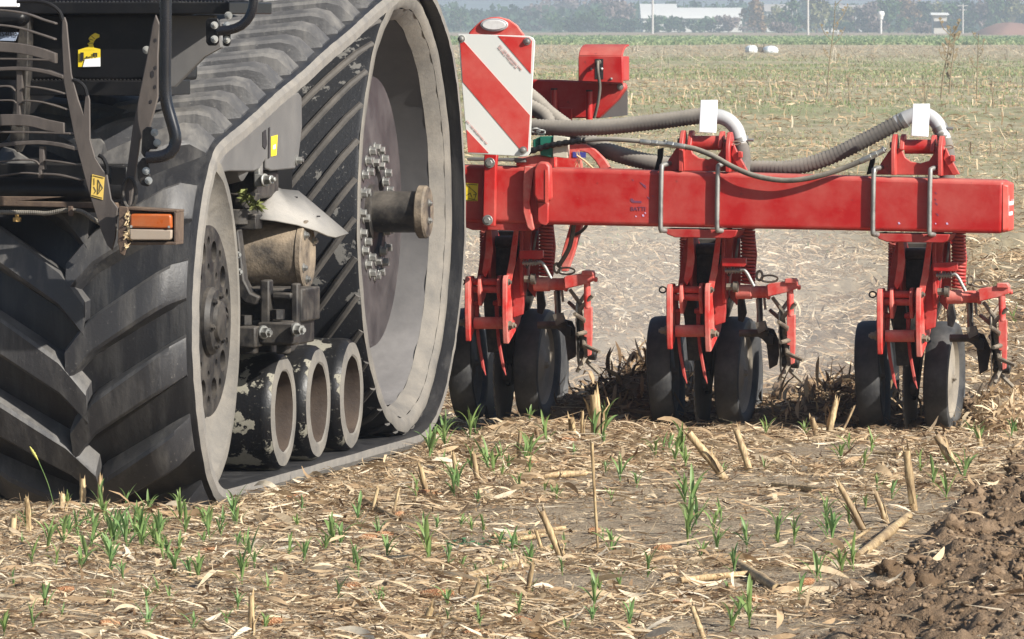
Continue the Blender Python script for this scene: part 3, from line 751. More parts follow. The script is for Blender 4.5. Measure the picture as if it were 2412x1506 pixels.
# curved grille casting
q = MB()
def arc_bar(pts, w, h, Y=-3.30, dep=.03):
    P = catmull([f.pl(x, y, Y) for x, y in pts], 6)
    n = len(P); vs = []
    for p in P:
        for dx, dz in ((0, h/2), (dep, h/2), (dep, -h/2), (0, -h/2)): vs.append(V3((p.x, p.y+dx, p.z+dz)))
    fs = [(0, 1, 2, 3), ((n-1)*4+3, (n-1)*4+2, (n-1)*4+1, (n-1)*4)]
    for i in range(n-1):
        for k in range(4): fs.append((i*4+k, (i+1)*4+k, (i+1)*4+(k+1) % 4, i*4+(k+1) % 4))
    q.add(vs, fs)
arc_bar([(-100, 20), (0, 24), (60, 33), (100, 47), (130, 56)], 0, .006)
arc_bar([(-100, 58), (0, 60), (50, 68), (95, 82), (128, 93)], 0, .006)
arc_bar([(-100, 118), (-30, 110), (40, 114), (90, 124), (130, 138)], 0, .030)
arc_bar([(-100, 140), (0, 139), (60, 140), (125, 142)], 0, .006)
arc_bar([(-100, 170), (0, 163), (50, 162), (100, 168), (148, 182)], 0, .011, dep=.06)
arc_bar([(-100, 212), (-20, 205), (20, 204), (35, 214)], 0, .006)
arc_bar([(58, 204), (90, 207), (120, 213), (150, 221)], 0, .005)
arc_bar([(-100, 245), (-20, 238), (25, 237), (38, 243)], 0, .005)
arc_bar([(55, 237), (90, 240), (120, 247), (155, 258)], 0, .005)
arc_bar([(-100, 292), (-20, 284), (60, 284), (110, 295), (150, 303)], 0, .034, dep=.015)
arc_bar([(-100, 312), (60, 312), (165, 315)], 0, .006, dep=.05)
arc_bar([(-100, 355), (0, 342), (80, 336), (130, 340), (175, 350)], 0, .012, dep=.06)
arc_bar([(-100, 395), (0, 381), (60, 377), (82, 380), (92, 388)], 0, .005)
arc_bar([(105, 378), (140, 382), (180, 388)], 0, .005)
arc_bar([(-100, 422), (0, 414), (50, 408), (90, 410)], 0, .005)
arc_bar([(100, 410), (140, 413), (190, 424)], 0, .006)
for (x, y0, y1, w) in ((45, 165, 245, .018), (42, 240, 300, .012), (97, 345, 400, .016), (93, 395, 420, .010)):
    a_ = f.pl(x, y0, -3.295); b_ = f.pl(x-1, y1, -3.295); q.box(((a_+b_)/2)+V3((0, .02, 0)), (w, .03, a_.z-b_.z))
q.build('radiator_grille', M['plate'], T, bevel=.002)
prim('part_number_plate', [(-100, 74), (40, 77), (32, 97), (-100, 92)], -3.16, .02, plain('pale_blue_label', (.32, .38, .50), .5), 0)
vs, fs = text_mesh('354045D1', .021); p = f.pl(-5, 86, -3.163)
q = MB(); q.add([(p.x+x, p.y-z, p.z+y) for x, y, z in vs], [tuple(reversed(t)) for t in fs]); q.build('part_number', M['ink'], T)
prim('white_cap', [(-100, -20), (43, -20), (43, 17), (-100, 17)], -3.30, .02, M['white'])
prim('grille_cowl', [(-100, 20), (50, 28), (66, 42), (45, 62), (0, 66), (-100, 62)], -3.20, .08, M['black'], .02)
prim('side_post', [(52, 22), (68, 30), (66, 110), (64, 190), (55, 330), (40, 360), (22, 330), (36, 200), (40, 100)], -3.1, .06, M['blackd'])
# ================================================================== THE STRIP TILLAGE IMPLEMENT
I = empty('strip_tiller', tuple(IF.o), -TH)
tag(I, 'red strip tillage implement with toolbar, row units and striped warning board', 'farm implement')
g = IF
def prm(name, poly, Y, th, mat, bevel=.003, par=I, off=None):
    q = MB(); q.prism(ppx(g, poly, Y), (0, th, 0)); return q.build(name, mat, par, bevel=bevel, off=off)
BT = .17
q = MB(); q.prism(ppx(g, [(960, 386), (2366, 426), (2362, 551), (960, 523)], 0), (0, BT, 0))
bar = q.build('toolbar', M['red'], I, bevel=.016, seg=4)
a_, b_, c_, d_ = [g.pl(*t, .0) for t in ((2367.5, 428), (2371, 428), (2368, 549), (2363.5, 549))]
q = MB(); q.prism([a_, b_, c_, d_], (0, BT, 0)); 
# domed end cap
rows = []
p0, p1 = g.pl(2367, 428, 0), g.pl(2363, 550, 0); zz0, zz1 = p1.z, p0.z; xx = p0.x-.010
prof = []
for (y_, z_) in ((0, zz0+.01), (0, zz1-.01), (.012, zz1-.001), (BT-.012, zz1-.001), (BT, zz1-.012), (BT, zz0+.012), (BT-.012, zz0+.001), (.012, zz0+.001)): prof.append((y_, z_))
q = MB(); n = len(prof); cy, cz = BT/2, (zz0+zz1)/2
vs = [V3((xx, y, z)) for y, z in prof]+[V3((xx+.022, cy+(y-cy)*.90, cz+(z-cz)*.92)) for y, z in prof]
q.add(vs, [tuple(range(n-1, -1, -1)), tuple(range(n, 2*n))]+[(i, (i+1) % n, (i+1) % n+n, i+n) for i in range(n)])
cap = q.build('end_cap', M['redcap'], I, bevel=.004)
def sidetext(txt, size, y0, z0, x, mat, par):
    vs, fs = text_mesh(txt, size); q = MB(); q.add([(x+z, y0+a, z0+b) for a, b, z in vs], fs); return q.build('lettering', mat, par, smooth=False)
sidetext('kverneland', .0305, .012, cz+.006, xx+.0224, M['white'], cap)
sidetext('KULTISTRIP', .020, .020, cz-.030, xx+.0224, M['white'], cap)
q = MB(); q.add([(xx+.0224, .008, cz-.03), (xx+.0224, .013, cz-.03), (xx+.0224, .020, cz+.04), (xx+.0224, .014, cz+.045)], [(0, 1, 2, 3)]); q.build('emblem', M['white'], cap, smooth=False)
# worn text on the beam
def fronttext(txt, size, px, py, Y, mat, par, fr=g, rot=0.0):
    vs, fs = text_mesh(txt, size); p = fr.pl(px, py, Y); c, s = math.cos(rot), math.sin(rot)
    q = MB(); q.add([(p.x+a*c-b*s, p.y-z, p.z+a*s+b*c) for a, b, z in vs], [tuple(reversed(t)) for t in fs]); return q.build('lettering', mat, par, smooth=False)
fronttext('BATTI', .021, 1485, 497, -.0012, M['inkp'], bar)
q = MB(); q.prism(ppx(g, [(1485, 468), (1490, 468), (1494, 473), (1511, 474), (1511, 479), (1490, 478), (1485, 474)], -.0012), (0, .001, 0))
for (x, y, s_) in ((1516, 437, 5), (1510, 432, 3), (1490, 424, 2), (1527, 466, 3), (1537, 462, 2), (2205, 480, 3), (2203, 470, 2), (2207, 505, 3), (2204, 455, 2)):
    q.prism(ppx(g, [(x-s_, y-s_), (x+s_, y), (x+s_*1.2, y+s_*1.5), (x-s_*.2, y+s_*.4)], -.0012), (0, .001, 0))
q.build('worn_lettering', M['inkp'], bar, smooth=False)
q = MB()
for (x, y, s_) in ((1515, 508, 3), (1498, 510, 2), (1520, 502, 2), (2118, 526, 3), (2204, 527, 2), (2231, 527, 3)):
    q.prism(ppx(g, [(x-s_, y-s_*.5), (x, y-s_), (x+s_, y+s_*.6), (x-s_*.3, y+s_)], -.0012), (0, .001, 0))
q.build('pale_lettering', plain('pale_lilac_ink', (.55, .40, .60), .6), bar, smooth=False)
st = prm('warning_sticker', [(1096, 431), (1126, 433), (1125, 474), (1096, 474)], -.002, .002, M['yellow'], 0, bar)
q = MB()
for ln in (((1100, 436), (1122, 456)), ((1122, 456), (1118, 470)), ((1118, 470), (1104, 468)), ((1108, 455), (1112, 466)), ((1100, 460), (1108, 455)), ((1115, 459), (1122, 459)), ((1098, 434), (1124, 436)), ((1097, 472), (1123, 472))): q.tube([g.pl(*ln[0], -.003), g.pl(*ln[1], -.003)], .0011, 5)
q.build('pictogram', M['ink'], st)

# ---- warning board
SY = -.16
bd = MB(); bd.prism(ppx(g, [(1079, 80), (1246, 85), (1256, 90), (1260, 98), (1254, 200), (1249, 358), (1244, 367), (1236, 369), (1104, 362), (1099, 330), (1088, 200)], SY), (0, .006, 0))
board = bd.build('warning_board', M['wsign'], I, bevel=.0015)
for poly in ([(1173, 85), (1246, 89), (1253, 97), (1250, 174)], [(1083, 88), (1096, 102), (1248, 272), (1243, 357), (1228, 356), (1090, 193)], [(1099, 306), (1151, 361), (1102, 359)]):
    prm('red_stripe', poly, SY-.0015, .0015, M['rsign'], 0, board)
fronttext('DIN 11030 REFLEXWARN TAFEL', .0085, 1176, 108, SY-.0022, M['inkr'], board, rot=-.84)
fronttext('PRF 0786 D TYP2 K2007 N4', .0085, 1172, 113, SY-.0022, M['inkr'], board, rot=-.84)
fronttext('DIN 11030 REFLEXWARN TAF', .0085, 1098, 286, SY-.0022, M['inkr'], board, rot=-.84)
for (x, y) in ((1087, 92), (1242, 98), (1233, 354)):
    q = MB(); p = g.pl(x, y, SY); q.cyl(p, p+V3((0, -.004, 0)), .0135, 20); q.lathe([(.009, 0), (.009, .006), (.006, .010), (0, .011)], p+V3((0, -.003, 0)), axis=(0, -1, 0), n=20); q.build('board_bolt', M['steel'], board)
q = MB(); q.prism(ppx(g, [(1104, 77), (1118, 62), (1134, 48), (1155, 41), (1175, 40), (1198, 46), (1218, 60), (1234, 82), (1234, 110), (1104, 110)], -.10), (0, .012, 0))
lb = q.build('lamp_bracket', M['red2'], I, bevel=.004)
q = MB(); p = g.pl(1165, 59, -.10); oval = [(1.0*math.cos(t/32*6.283), math.sin(t/32*6.283)) for t in range(32)]
q.prism([p+V3((a*.051, 0, b*.024)) for a, b in oval], (0, -.010, 0)); rp = q.build('oval_side_lamp', plain('lamp_rim', (.50, .50, .51), .35, .3), lb, bevel=.003)
q = MB(); q.prism([p+V3((a*.043, -.010, b*.018)) for a, b in oval], (0, -.004, 0)); q.build('lamp_lens', plain('lamp_lens_clear', (.62, .61, .60), .2, var=.25, scale=60), rp, bevel=.003)
# board post with two bolts
q = MB(); q.prism(ppx(g, [(1140, 362), (1171, 364), (1168, 400), (1165, 534), (1136, 533)], -.035), (0, .030, 0)); post = q.build('board_post', M['red'], I, bevel=.004)
q = MB(); q.prism(ppx(g, [(1100, 372), (1300, 376), (1300, 383), (1100, 379)], .03), (0, .10, 0)); q.prism(ppx(g, [(1210, 372), (1236, 374), (1238, 383), (1212, 384)], -.01), (0, .03, 0)); q.build('board_rail', M['grey'], I, bevel=.003)
for (x, y) in ((1154, 384), (1149, 519)):
    q = MB(); p = g.pl(x, y, -.036); q.cyl(p, p+V3((0, -.006, 0)), .019, 24); q.tube([p+V3((0, -.006, 0)), p+V3((0, -.018, 0))], .0125, 6); q.build('post_bolt', M['steel'], post, bevel=.001)
# fold hinge
q = MB(); q.prism(ppx(g, [(1256, 400), (1262, 388), (1272, 381), (1287, 382), (1295, 392), (1297, 470), (1288, 476), (1264, 475), (1256, 460)], -.055), (0, .05, 0)); hg = q.build('hinge_lug', M['red'], I, bevel=.008)
q = MB(); q.prism(ppx(g, [(1284, 400), (1291, 402), (1292, 478), (1284, 478)], -.058), (0, .003, 0)); q.build('hinge_edge', M['redcap'], hg)
prm('hinge_plate', [(1235, 392), (1258, 393), (1258, 400), (1246, 480), (1258, 540), (1252, 545), (1242, 536), (1232, 500), (1232, 430)], -.03, .02, M['red2'])
prm('hinge_plate', [(1266, 476), (1292, 478), (1290, 525), (1284, 532), (1272, 528), (1266, 520)], -.03, .02, M['red'])
q = MB(); q.prism(ppx(g, [(1215, 372), (1262, 366), (1300, 370), (1300, 396), (1215, 394)], .02), (0, .10, 0)); q.build('hinge_block', M['red2'], I, bevel=.006)
prm('mount_arch', [(1300, 346), (1350, 338), (1380, 340), (1402, 352), (1424, 374), (1442, 402), (1415, 402), (1402, 380), (1385, 362), (1366, 356), (1372, 402), (1300, 402)], .22, .02, M['red2'], .004)
prm('blue_label', [(1349, 358), (1380, 359), (1380, 372), (1349, 371)], .217, .002, M['blue'], 0)
# control box on the rear frame
rf = MB(); rf.prism(ppx(g, [(1200, 187), (1300, 188), (1470, 196), (1474, 208), (1455, 235), (1410, 279), (1240, 279), (1200, 260)], .85), (0, .05, 0))
rear = rf.build('rear_frame', M['red'], I, bevel=.006)
prm('frame_gusset', [(1318, 254), (1346, 255), (1346, 285), (1318, 285)], .83, .02, M['red'], .002, rear)
prm('wear_sheet', [(1474, 210), (1478, 215), (1478, 272), (1405, 280)], .90, .006, M['grey'], 0, rear)
for x, y0 in ((1305, 212), (1388, 216)):
    q = MB(); p = g.pl(x, y0, .80); r_ = g.pl(x, 282, .80); q.cyl(p, r_, .0125, 20); pg = q.build('frame_peg', M['red'], rear)
    q = MB(); q.cyl(p+V3((0, 0, .006)), p, .0125, 20); q.build('peg_cap', M['ink'], pg)
q = MB(); q.hexbolt(g.pl(1461, 205, .85), (0, -1, 0), .009, .014); q.build('frame_bolt', M['steel'], rear)
q = MB(); A = [g.pl(x, y, .70) for x, y in ((1362, 132), (1466, 132), (1466, 196), (1362, 192))]
q.prism(A, (0, .02, 0))
x0, x1 = A[0].x, A[1].x; zt = A[0].z
prof = [(.70, zt), (.715, zt+.014), (.745, zt+.030), (.79, zt+.040), (.84, zt+.043), (.84, zt+.035), (.79, zt+.032), (.75, zt+.022), (.72, zt+.006), (.72, zt)]
q.prism([V3((x0, y, z)) for y, z in prof], (x1-x0, 0, 0))
q.box(((x0+x1)/2, .78, (zt+A[3].z)/2), (x1-x0, .12, zt-A[3].z-.004))
cb = q.build('control_box', M['red'], I, bevel=.004)
prm('cable_slot', [(1402, 139), (1421, 139), (1421, 187), (1402, 186)], .698, .002, M['ink'], 0, cb)
for (x, y, r_) in ((1417, 163, .0065), (1393, 163, .005), (1440, 186, .005)):
    q = MB(); p = g.pl(x, y, .70); q.lathe([(r_, 0), (r_, .003), (r_*.6, .006), (0, .007)], p, axis=(0, -1, 0), n=16); q.build('box_screw', M['steel'], cb)
q = MB(); p = g.pl(1410, 147, .69); q.cyl(p+V3((0, .02, 0)), p+V3((0, -.01, 0)), .009, 16); q.tube(resample(catmull([p+V3((0, -.012, .002)), g.pl(1408, 156, .665), g.pl(1409, 175, .66), g.pl(1413, 205, .67), g.pl(1409, 240, .67), g.pl(1400, 278, .69)], 8), .01), .0058, 10); q.build('control_cable', M['hyd'], cb)
# ---- hoses
def rib_hose(name, pts, r, Y=None, pitch=.013, amp=.0019, mat=None):
    P = resample(catmull([g.pl(x, y, yy) for x, y, yy in pts], 10), pitch/2)
    q = MB(); q.tube(P, r, 18, rf=lambda i, m: r+(amp if i % 2 else -amp)); return q.build(name, mat or M['hose'], I, sharp=180)
rib_hose('ribbed_hose', [(1150, 305, .25), (1250, 300, .22), (1330, 302, .2), (1420, 300, .2), (1520, 290, .2), (1600, 280, .2), (1672, 270, .2)], .0285)
h2 = rib_hose('ribbed_hose', [(1720, 398, .24), (1775, 397, .22), (1850, 397, .2), (1910, 386, .2), (1965, 366, .2), (2030, 334, .2), (2080, 308, .2), (2128, 283, .2)], .0275, pitch=.015, amp=.0026)
rib_hose('ribbed_hose', [(1220, 205, .5), (1262, 240, .45), (1300, 275, .4), (1380, 330, .34), (1440, 358, .3), (1520, 380, .28), (1620, 392, .3)], .030)
rib_hose('ribbed_hose', [(1210, 240, .4), (1250, 252, .38), (1285, 275, .36), (1300, 310, .34)], .026)
def elbow(pts, r, bands, name='elbow_pipe'):
    P = resample(catmull([g.pl(x, y, yy) for x, y, yy in pts], 10), .012)
    q = MB(); q.tube(P, r, 20); e = q.build(name, M['elbow'], I)
    for (x, y, yy, dx, dz) in bands:
        p = g.pl(x, y, yy); d = V3((dx, 0, dz)).normalized(); q = MB(); q.cyl(p-d*.008, p+d*.008, r+.003, 24); q.cyl(p+V3((r, -.01, 0)), p+V3((r+.022, -.01, 0)), .006, 10); q.build('hose_clamp', M['steel'], e)
elbow([(1655, 272, .2), (1690, 274, .2), (1716, 284, .2), (1734, 304, .2), (1742, 328, .2), (1746, 345, .2)], .0265, [(1745, 330, .2, .3, -1)])
elbow([(2110, 290, .2), (2140, 276, .2), (2170, 268, .2), (2195, 278, .2), (2212, 298, .2), (2224, 330, .2)], .0265, [(2214, 303, .2, .5, -1), (2128, 284, .2, 1, .6)])
e3 = rib_hose('hose_tail', [(1744, 338, .2), (1749, 365, .2), (1750, 400, .2), (1746, 420, .2)], .0285, amp=.0003)
e4 = rib_hose('hose_tail', [(2216, 312, .2), (2228, 345, .2), (2232, 380, .2), (2230, 425, .2)], .0275, amp=.0003)
for (x, y) in ((1750, 386), (2232, 370)):
    q = MB(); q.tube([g.pl(x-6, y, .165), g.pl(x+6, y, .165)], .015, 6); q.build('hose_nut', M['steel'], I)
# hydraulic line
P = resample(catmull([g.pl(*t) for t in ((1235, 362, -.03), (1270, 350, -.02), (1300, 342, -.02), (1352, 334, -.02), (1380, 331, -.02))], 8), .008)
q = MB(); q.tube(P, .0105, 12, rf=lambda i, m: .0115 if i % 3 else .0085); q.build('spiral_guard', M['black'], I, sharp=180)
q = MB(); q.tube(resample(catmull([g.pl(*t) for t in ((1370, 331, -.02), (1420, 328, -.02), (1470, 330, -.02), (1515, 334, -.02))], 8), .02), .0085, 12); q.build('hydraulic_hose', M['hose'], I)
def fitting(pts):
    q = MB()
    for (x0_, y0_, x1_, y1_, r_, n_, Y_) in pts: q.tube([g.pl(x0_, y0_, Y_), g.pl(x1_, y1_, Y_)], r_, n_)
    return q.build('hose_fitting', M['steel'], I, bevel=.001)
fitting([(1508, 334, 1534, 337, .010, 16, -.02), (1535, 337, 1549, 338, .0125, 6, -.02), (1549, 338, 1572, 340, .009, 12, -.02), (1572, 340, 1587, 342, .0125, 6, -.02), (1587, 342, 1614, 346, .010, 16, -.02), (1566, 338, 1568, 330, .007, 8, -.02)])
q = MB(); q.tube(resample(catmull([g.pl(*t) for t in ((1612, 346, -.02), (1640, 352, -.02), (1680, 368, -.025), (1725, 393, -.035), (1770, 412, -.04), (1820, 423, -.04), (1870, 425, -.04), (1930, 415, -.035), (1980, 399, -.03), (2028, 380, -.02))], 8), .02), .0095, 12); q.build('hydraulic_hose', M['hyd'], I)
fitting([(2026, 381, 2052, 369, .0105, 16, -.02), (2052, 369, 2066, 362, .0125, 6, -.01), (2066, 362, 2083, 354, .010, 12, .0), (2078, 357, 2084, 348, .010, 8, .02)])
# valve
q = MB(); q.prism(ppx(g, [(1271, 322), (1304, 321), (1306, 345), (1302, 372), (1272, 366)], .0), (0, .05, 0)); q.prism(ppx(g, [(1255, 330), (1272, 322), (1272, 352), (1255, 352)], .01), (0, .05, 0)); vv = q.build('hydraulic_valve', M['green'], I, bevel=.003)
prm('valve_cover', [(1303, 320), (1338, 324), (1337, 332), (1336, 373), (1302, 370)], -.005, .04, M['clear'], .002, vv)
q = MB()
for k in range(2):
    p = g.pl(1262+12*k, 308+4*k, .02); q.tube([p+V3((.016*math.cos(t/14*6.283), .004*math.sin(t/7*6.283), .008*math.sin(t/14*6.283))) for t in range(14)], .0035, 8, closed=True)
q.build('chain_link', M['steel'], I)
q = MB()
for k in range(14):
    p = g.pl(1360+wr.uniform(-4, 8), 372+wr.uniform(-14, 26), .16); d = V3((wr.uniform(-.6, .6), 0, 1)).normalized()*wr.uniform(.008, .022); s_ = V3((.0015, 0, 0))
    q.add([p-d, p+s_, p+d, p-s_], [(0, 1, 2, 3)])
a_ = g.pl(1358, 366, .15); b_ = g.pl(1398, 398, .16); q.tube([a_, (a_+b_)/2+V3((0, 0, .004)), b_], .004, 6)
sw = q.build('straw_tuft', M['straw']); sw.matrix_world = Matrix.Translation(IF.o) @ Matrix.Rotation(-TH, 4, 'Z'); tag(sw, 'small wisp of straw hanging on the red arch behind the toolbar', 'straw')

# ---- clamp brackets with marker posts over the toolbar
def clamp(dx, dy, n):
    G = lambda pts, Y: [g.pl(x+dx, y+dy, Y) for x, y in pts]
    q = MB()
    q.prism(G([(1563, 403), (1575, 375), (1592, 350), (1604, 335), (1625, 345), (1632, 362), (1645, 372), (1668, 376), (1688, 370), (1698, 355), (1700, 335), (1722, 335), (1742, 372), (1752, 404)], .045), (0, .014, 0))
    base = q.build('clamp_bracket', M['red'], I, bevel=.003)
    for (xa, xb, y0, y1, Ya, Yd) in ((1598, 1616, 308, 404, .0, .10), (1618, 1638, 308, 345, .03, .08), (1690, 1705, 310, 350, .03, .08), (1708, 1726, 312, 406, .0, .10)):
        q = MB(); z1 = g.pl(xa+dx, y0+dy, Ya).z; z0 = g.pl(xa+dx, y1+dy, Ya).z; xa_ = g.pl(xa+dx, y0+dy, Ya).x; th = .016
        prof = [(Ya, z0), (Ya, z1-.05), (Ya+.025, z1-.012), (Ya+.045, z1), (Ya+.075, z1), (Ya+Yd, z1-.02), (Ya+Yd+.02, z0)]
        q.prism([V3((xa_, y, z)) for y, z in prof], (th, 0, 0)); q.build('clevis_plate', M['red'], base, bevel=.003)
    q = MB(); z = g.pl(1660+dx, 337+dy, .08).z; xl = g.pl(1632+dx, 337, .08).x; xr = g.pl(1700+dx, 337, .08).x
    q.cyl((xl, .08, z), (xr, .08, z), .026, 28); q.build('pivot_tube', M['red'], base)
    q = MB(); q.tube([(xl-.055, .08, z+.006), (xl-.035, .08, z+.006)], .012, 6); q.tube([(xr+.012, .08, z), (xr+.035, .08, z)], .014, 6)
    q.tube([V3((xr+.055+.016*math.cos(t/14*6.283), .07, z+.0+.006*math.sin(t/14*6.283))) for t in range(14)], .0028, 8, closed=True); q.build('pivot_bolt', M['tooth'], base)
    q = MB(); q.prism(G([(1650, 236), (1688, 236), (1684, 314), (1646, 312)], .03), (0, .030, 0)); q.build('marker_post', M['white'], base, bevel=.002)
    q = MB(); q.prism(G([(1728, 340), (1738, 362), (1760, 402), (1744, 404), (1722, 365)], .03), (0, .02, 0)); q.prism(G([(1738, 356), (1748, 358), (1748, 372), (1738, 372)], .02), (0, .02, 0)); q.build('bracket_gusset', M['red'], base, bevel=.002)
    q = MB(); q.prism(G([(1548, 352), (1562, 348), (1560, 372), (1552, 400), (1540, 404), (1548, 372)], .10), (0, .02, 0)); q.build('rear_bracket', M['black'], base, bevel=.003)
    for ux in (1557, 1690):
        top = g.pl(ux+dx+1, 392+dy, -.012); bt = g.pl(ux+dx-1, 541+dy, -.012)
        P = [top+V3((.032, .11, .012)), top+V3((.014, .03, .007)), top+V3((.003, .010, .003)), top+V3((0, 0, -.014))]
        P2 = [bt+V3((0, 0, .012)), bt+V3((.003, .006, -.002)), bt+V3((.018, .04, -.006)), bt+V3((.03, .12, -.006))]
        q = MB(); q.tube(resample(catmull(P+P2, 8), .012), .0088, 14); ub = q.build('u_bolt', M['steel'], I)
clamp(0, 0, 0); clamp(500, 9, 1)

# ---- row units
UOX = g.pl(1650, 1000, .45)
UO = V3((UOX.x, .45, UOX.z))
U = MB()
def up(poly, Y): return [g.pl(x, y, Y) for x, y in poly]
U.prism(up([(1562, 540), (1738, 542), (1732, 556), (1722, 562), (1590, 560), (1572, 553)], .01), (0, .16, 0))
U.prism(up([(1618, 556), (1636, 556), (1630, 600), (1628, 640), (1616, 690), (1594, 690), (1600, 650), (1606, 600)], .24), (0, .05, 0))
vs, fs = None, None
U.prism(up([(1706, 556), (1728, 556), (1722, 600), (1716, 650), (1712, 700), (1706, 760), (1684, 768), (1678, 700), (1690, 640), (1702, 600)], .20), (0, .03, 0))
U.prism(up([(1728, 548), (1742, 548), (1744, 660), (1735, 720), (1718, 700), (1724, 640)], .25), (0, .02, 0))
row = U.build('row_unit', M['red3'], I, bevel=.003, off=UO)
off = UO
def sub(name, mb, mat, bevel=.002, **kw): return mb.build(name, mat, row, bevel=bevel, off=None, **kw)
class OM(MB):
    def fin(s, name, mat, bevel=.002, **kw):
        s.v = [(a-off[0], b-off[1], c-off[2]) for a, b, c in s.v]
        return s.build(name, mat, row, bevel=bevel, **kw)
# core and cross links, coloured black to paint in the shade on them
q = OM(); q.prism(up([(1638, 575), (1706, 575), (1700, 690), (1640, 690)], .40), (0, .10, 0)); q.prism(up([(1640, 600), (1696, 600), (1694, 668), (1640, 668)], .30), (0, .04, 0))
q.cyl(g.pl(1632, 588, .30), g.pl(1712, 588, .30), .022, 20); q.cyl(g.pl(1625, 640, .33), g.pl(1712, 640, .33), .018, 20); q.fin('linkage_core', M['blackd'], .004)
# rear parallelogram and shank
q = OM(); q.prism(up([(1650, 690), (1690, 690), (1684, 800), (1668, 930), (1650, 930), (1652, 800)], .55), (0, .08, 0)); q.prism(up([(1640, 560), (1700, 560), (1690, 760), (1650, 760)], .62), (0, .05, 0)); q.fin('tine_shank', M['blackd'], .004)
# springs
def spring(x, y0, y1, Y, rad, wr_, turns, mat):
    a = g.pl(x, y0, Y); b = g.pl(x, y1, Y); P = []
    n = turns*14
    for i in range(n+1):
        t = i/n; an = t*turns*2*math.pi; p = a+(b-a)*t; P.append(p+V3((rad*math.cos(an), rad*math.sin(an), 0)))
    q = OM(); q.tube(P, wr_, 7); q.fin('coil_spring', mat, 0, sharp=180)
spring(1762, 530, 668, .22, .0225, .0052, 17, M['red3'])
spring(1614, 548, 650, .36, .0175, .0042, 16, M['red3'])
# catch plate, pin, handle, ring
q = OM(); q.prism(up([(1700, 608), (1757, 608), (1757, 624), (1752, 629), (1700, 628)], .10), (0, .02, 0)); q.fin('catch_plate', M['red'])
q = OM(); q.cyl(g.pl(1708, 638, .13), g.pl(1748, 638, .13), .0065, 12); P = [g.pl(1710+k*1.6, 638, .13)+V3((0, .010*math.sin(k*1.6), .010*math.cos(k*1.6))) for k in range(22)]; q.tube(P, .0022, 6); q.tube(catmull([g.pl(*t) for t in ((1744, 636, .12), (1752, 636, .12), (1760, 645, .12), (1768, 660, .12), (1776, 675, .12))], 5), .0065, 10); q.fin('latch_pin', M['steel'], 0)
q = OM(); q.tube([g.pl(1812+20*math.cos(t/20*6.283), 657+8*math.sin(t/20*6.283), .15) for t in range(20)], .0036, 8, closed=True); q.tube([g.pl(1789+7*math.cos(t/16*6.283), 650+11*math.sin(t/16*6.283), .16) for t in range(16)], .0048, 8, closed=True); q.fin('lock_ring', M['tooth'], 0)
# side arm carrying the residue wheel
q = OM(); q.cyl(g.pl(1734, 688, .20), g.pl(1772, 688, .20), .026, 24); q.cyl(g.pl(1768, 688, .20), g.pl(1812, 688, .20), .022, 24); q.cyl(g.pl(1806, 688, .20), g.pl(1814, 688, .20), .027, 24)
q.prism(up([(1806, 672), (1812, 668), (1852, 662), (1878, 663), (1878, 680), (1850, 690), (1808, 700)], .14), (0, .03, 0)); q.prism(up([(1848, 660), (1850, 656), (1872, 656), (1876, 662), (1876, 668), (1848, 668)], .13), (0, .05, 0))
q.cyl(g.pl(1878, 677, .155), g.pl(1886, 677, .155), .009, 12); q.fin('side_arm', M['red2'], .003)
q = OM(); q.cyl(g.pl(1861, 680, .155), g.pl(1862, 745, .155), .0125, 16); q.prism(up([(1853, 742), (1872, 742), (1872, 812), (1870, 856), (1862, 860), (1860, 815), (1853, 812)], .145), (0, .02, 0)); q.fin('drop_leg', M['red2'], .002)
q = OM(); q.prism(up([(1782, 700), (1794, 700), (1796, 770), (1806, 782), (1822, 790), (1822, 812), (1806, 812), (1796, 800), (1782, 792)], .24), (0, .02, 0)); q.cyl(g.pl(1742, 785, .25), g.pl(1812, 785, .25), .014, 14); q.fin('inner_arm', M['blackd'], .002)
# residue wheel with fingers
q = OM(); hc = g.pl(1848, 800, .22)
axv = V3((.93, .25, .10)).normalized(); u_ = axv.cross(V3((0, 0, 1))).normalized(); w_ = axv.cross(u_)
for k in range(13):
    an = 2*math.pi*k/13; d = u_*math.cos(an)+w_*math.sin(an); e = (d+axv*.35).normalized()
    q.tube([hc+d*.045, hc+d*.10+axv*.004*(-1)**k, hc+d*.158+axv*(.045 if k % 2 else -.03)], .0065, 8, rf=lambda i, m: (.0095, .0085, .007)[i])
q.lathe([(.02, -.014), (.055, -.010), (.062, .0), (.055, .010), (.02, .014)], hc, axis=axv, n=26)
q.fin('residue_wheel', M['tooth'], 0)
q = OM(); hc2 = g.pl(1838, 800, .24); q.lathe([(.0, -.001), (.125, -.001), (.128, 0.0), (.125, .001), (0, .001)], hc2, axis=(.985, .12, .02), n=44); q.fin('cleaner_disc', M['coulter'], 0)
q = OM(); q.cyl(g.pl(1843, 852, .20), g.pl(1882, 856, .20), .020, 16); q.fin('wheel_hub', M['blackd'], .003)
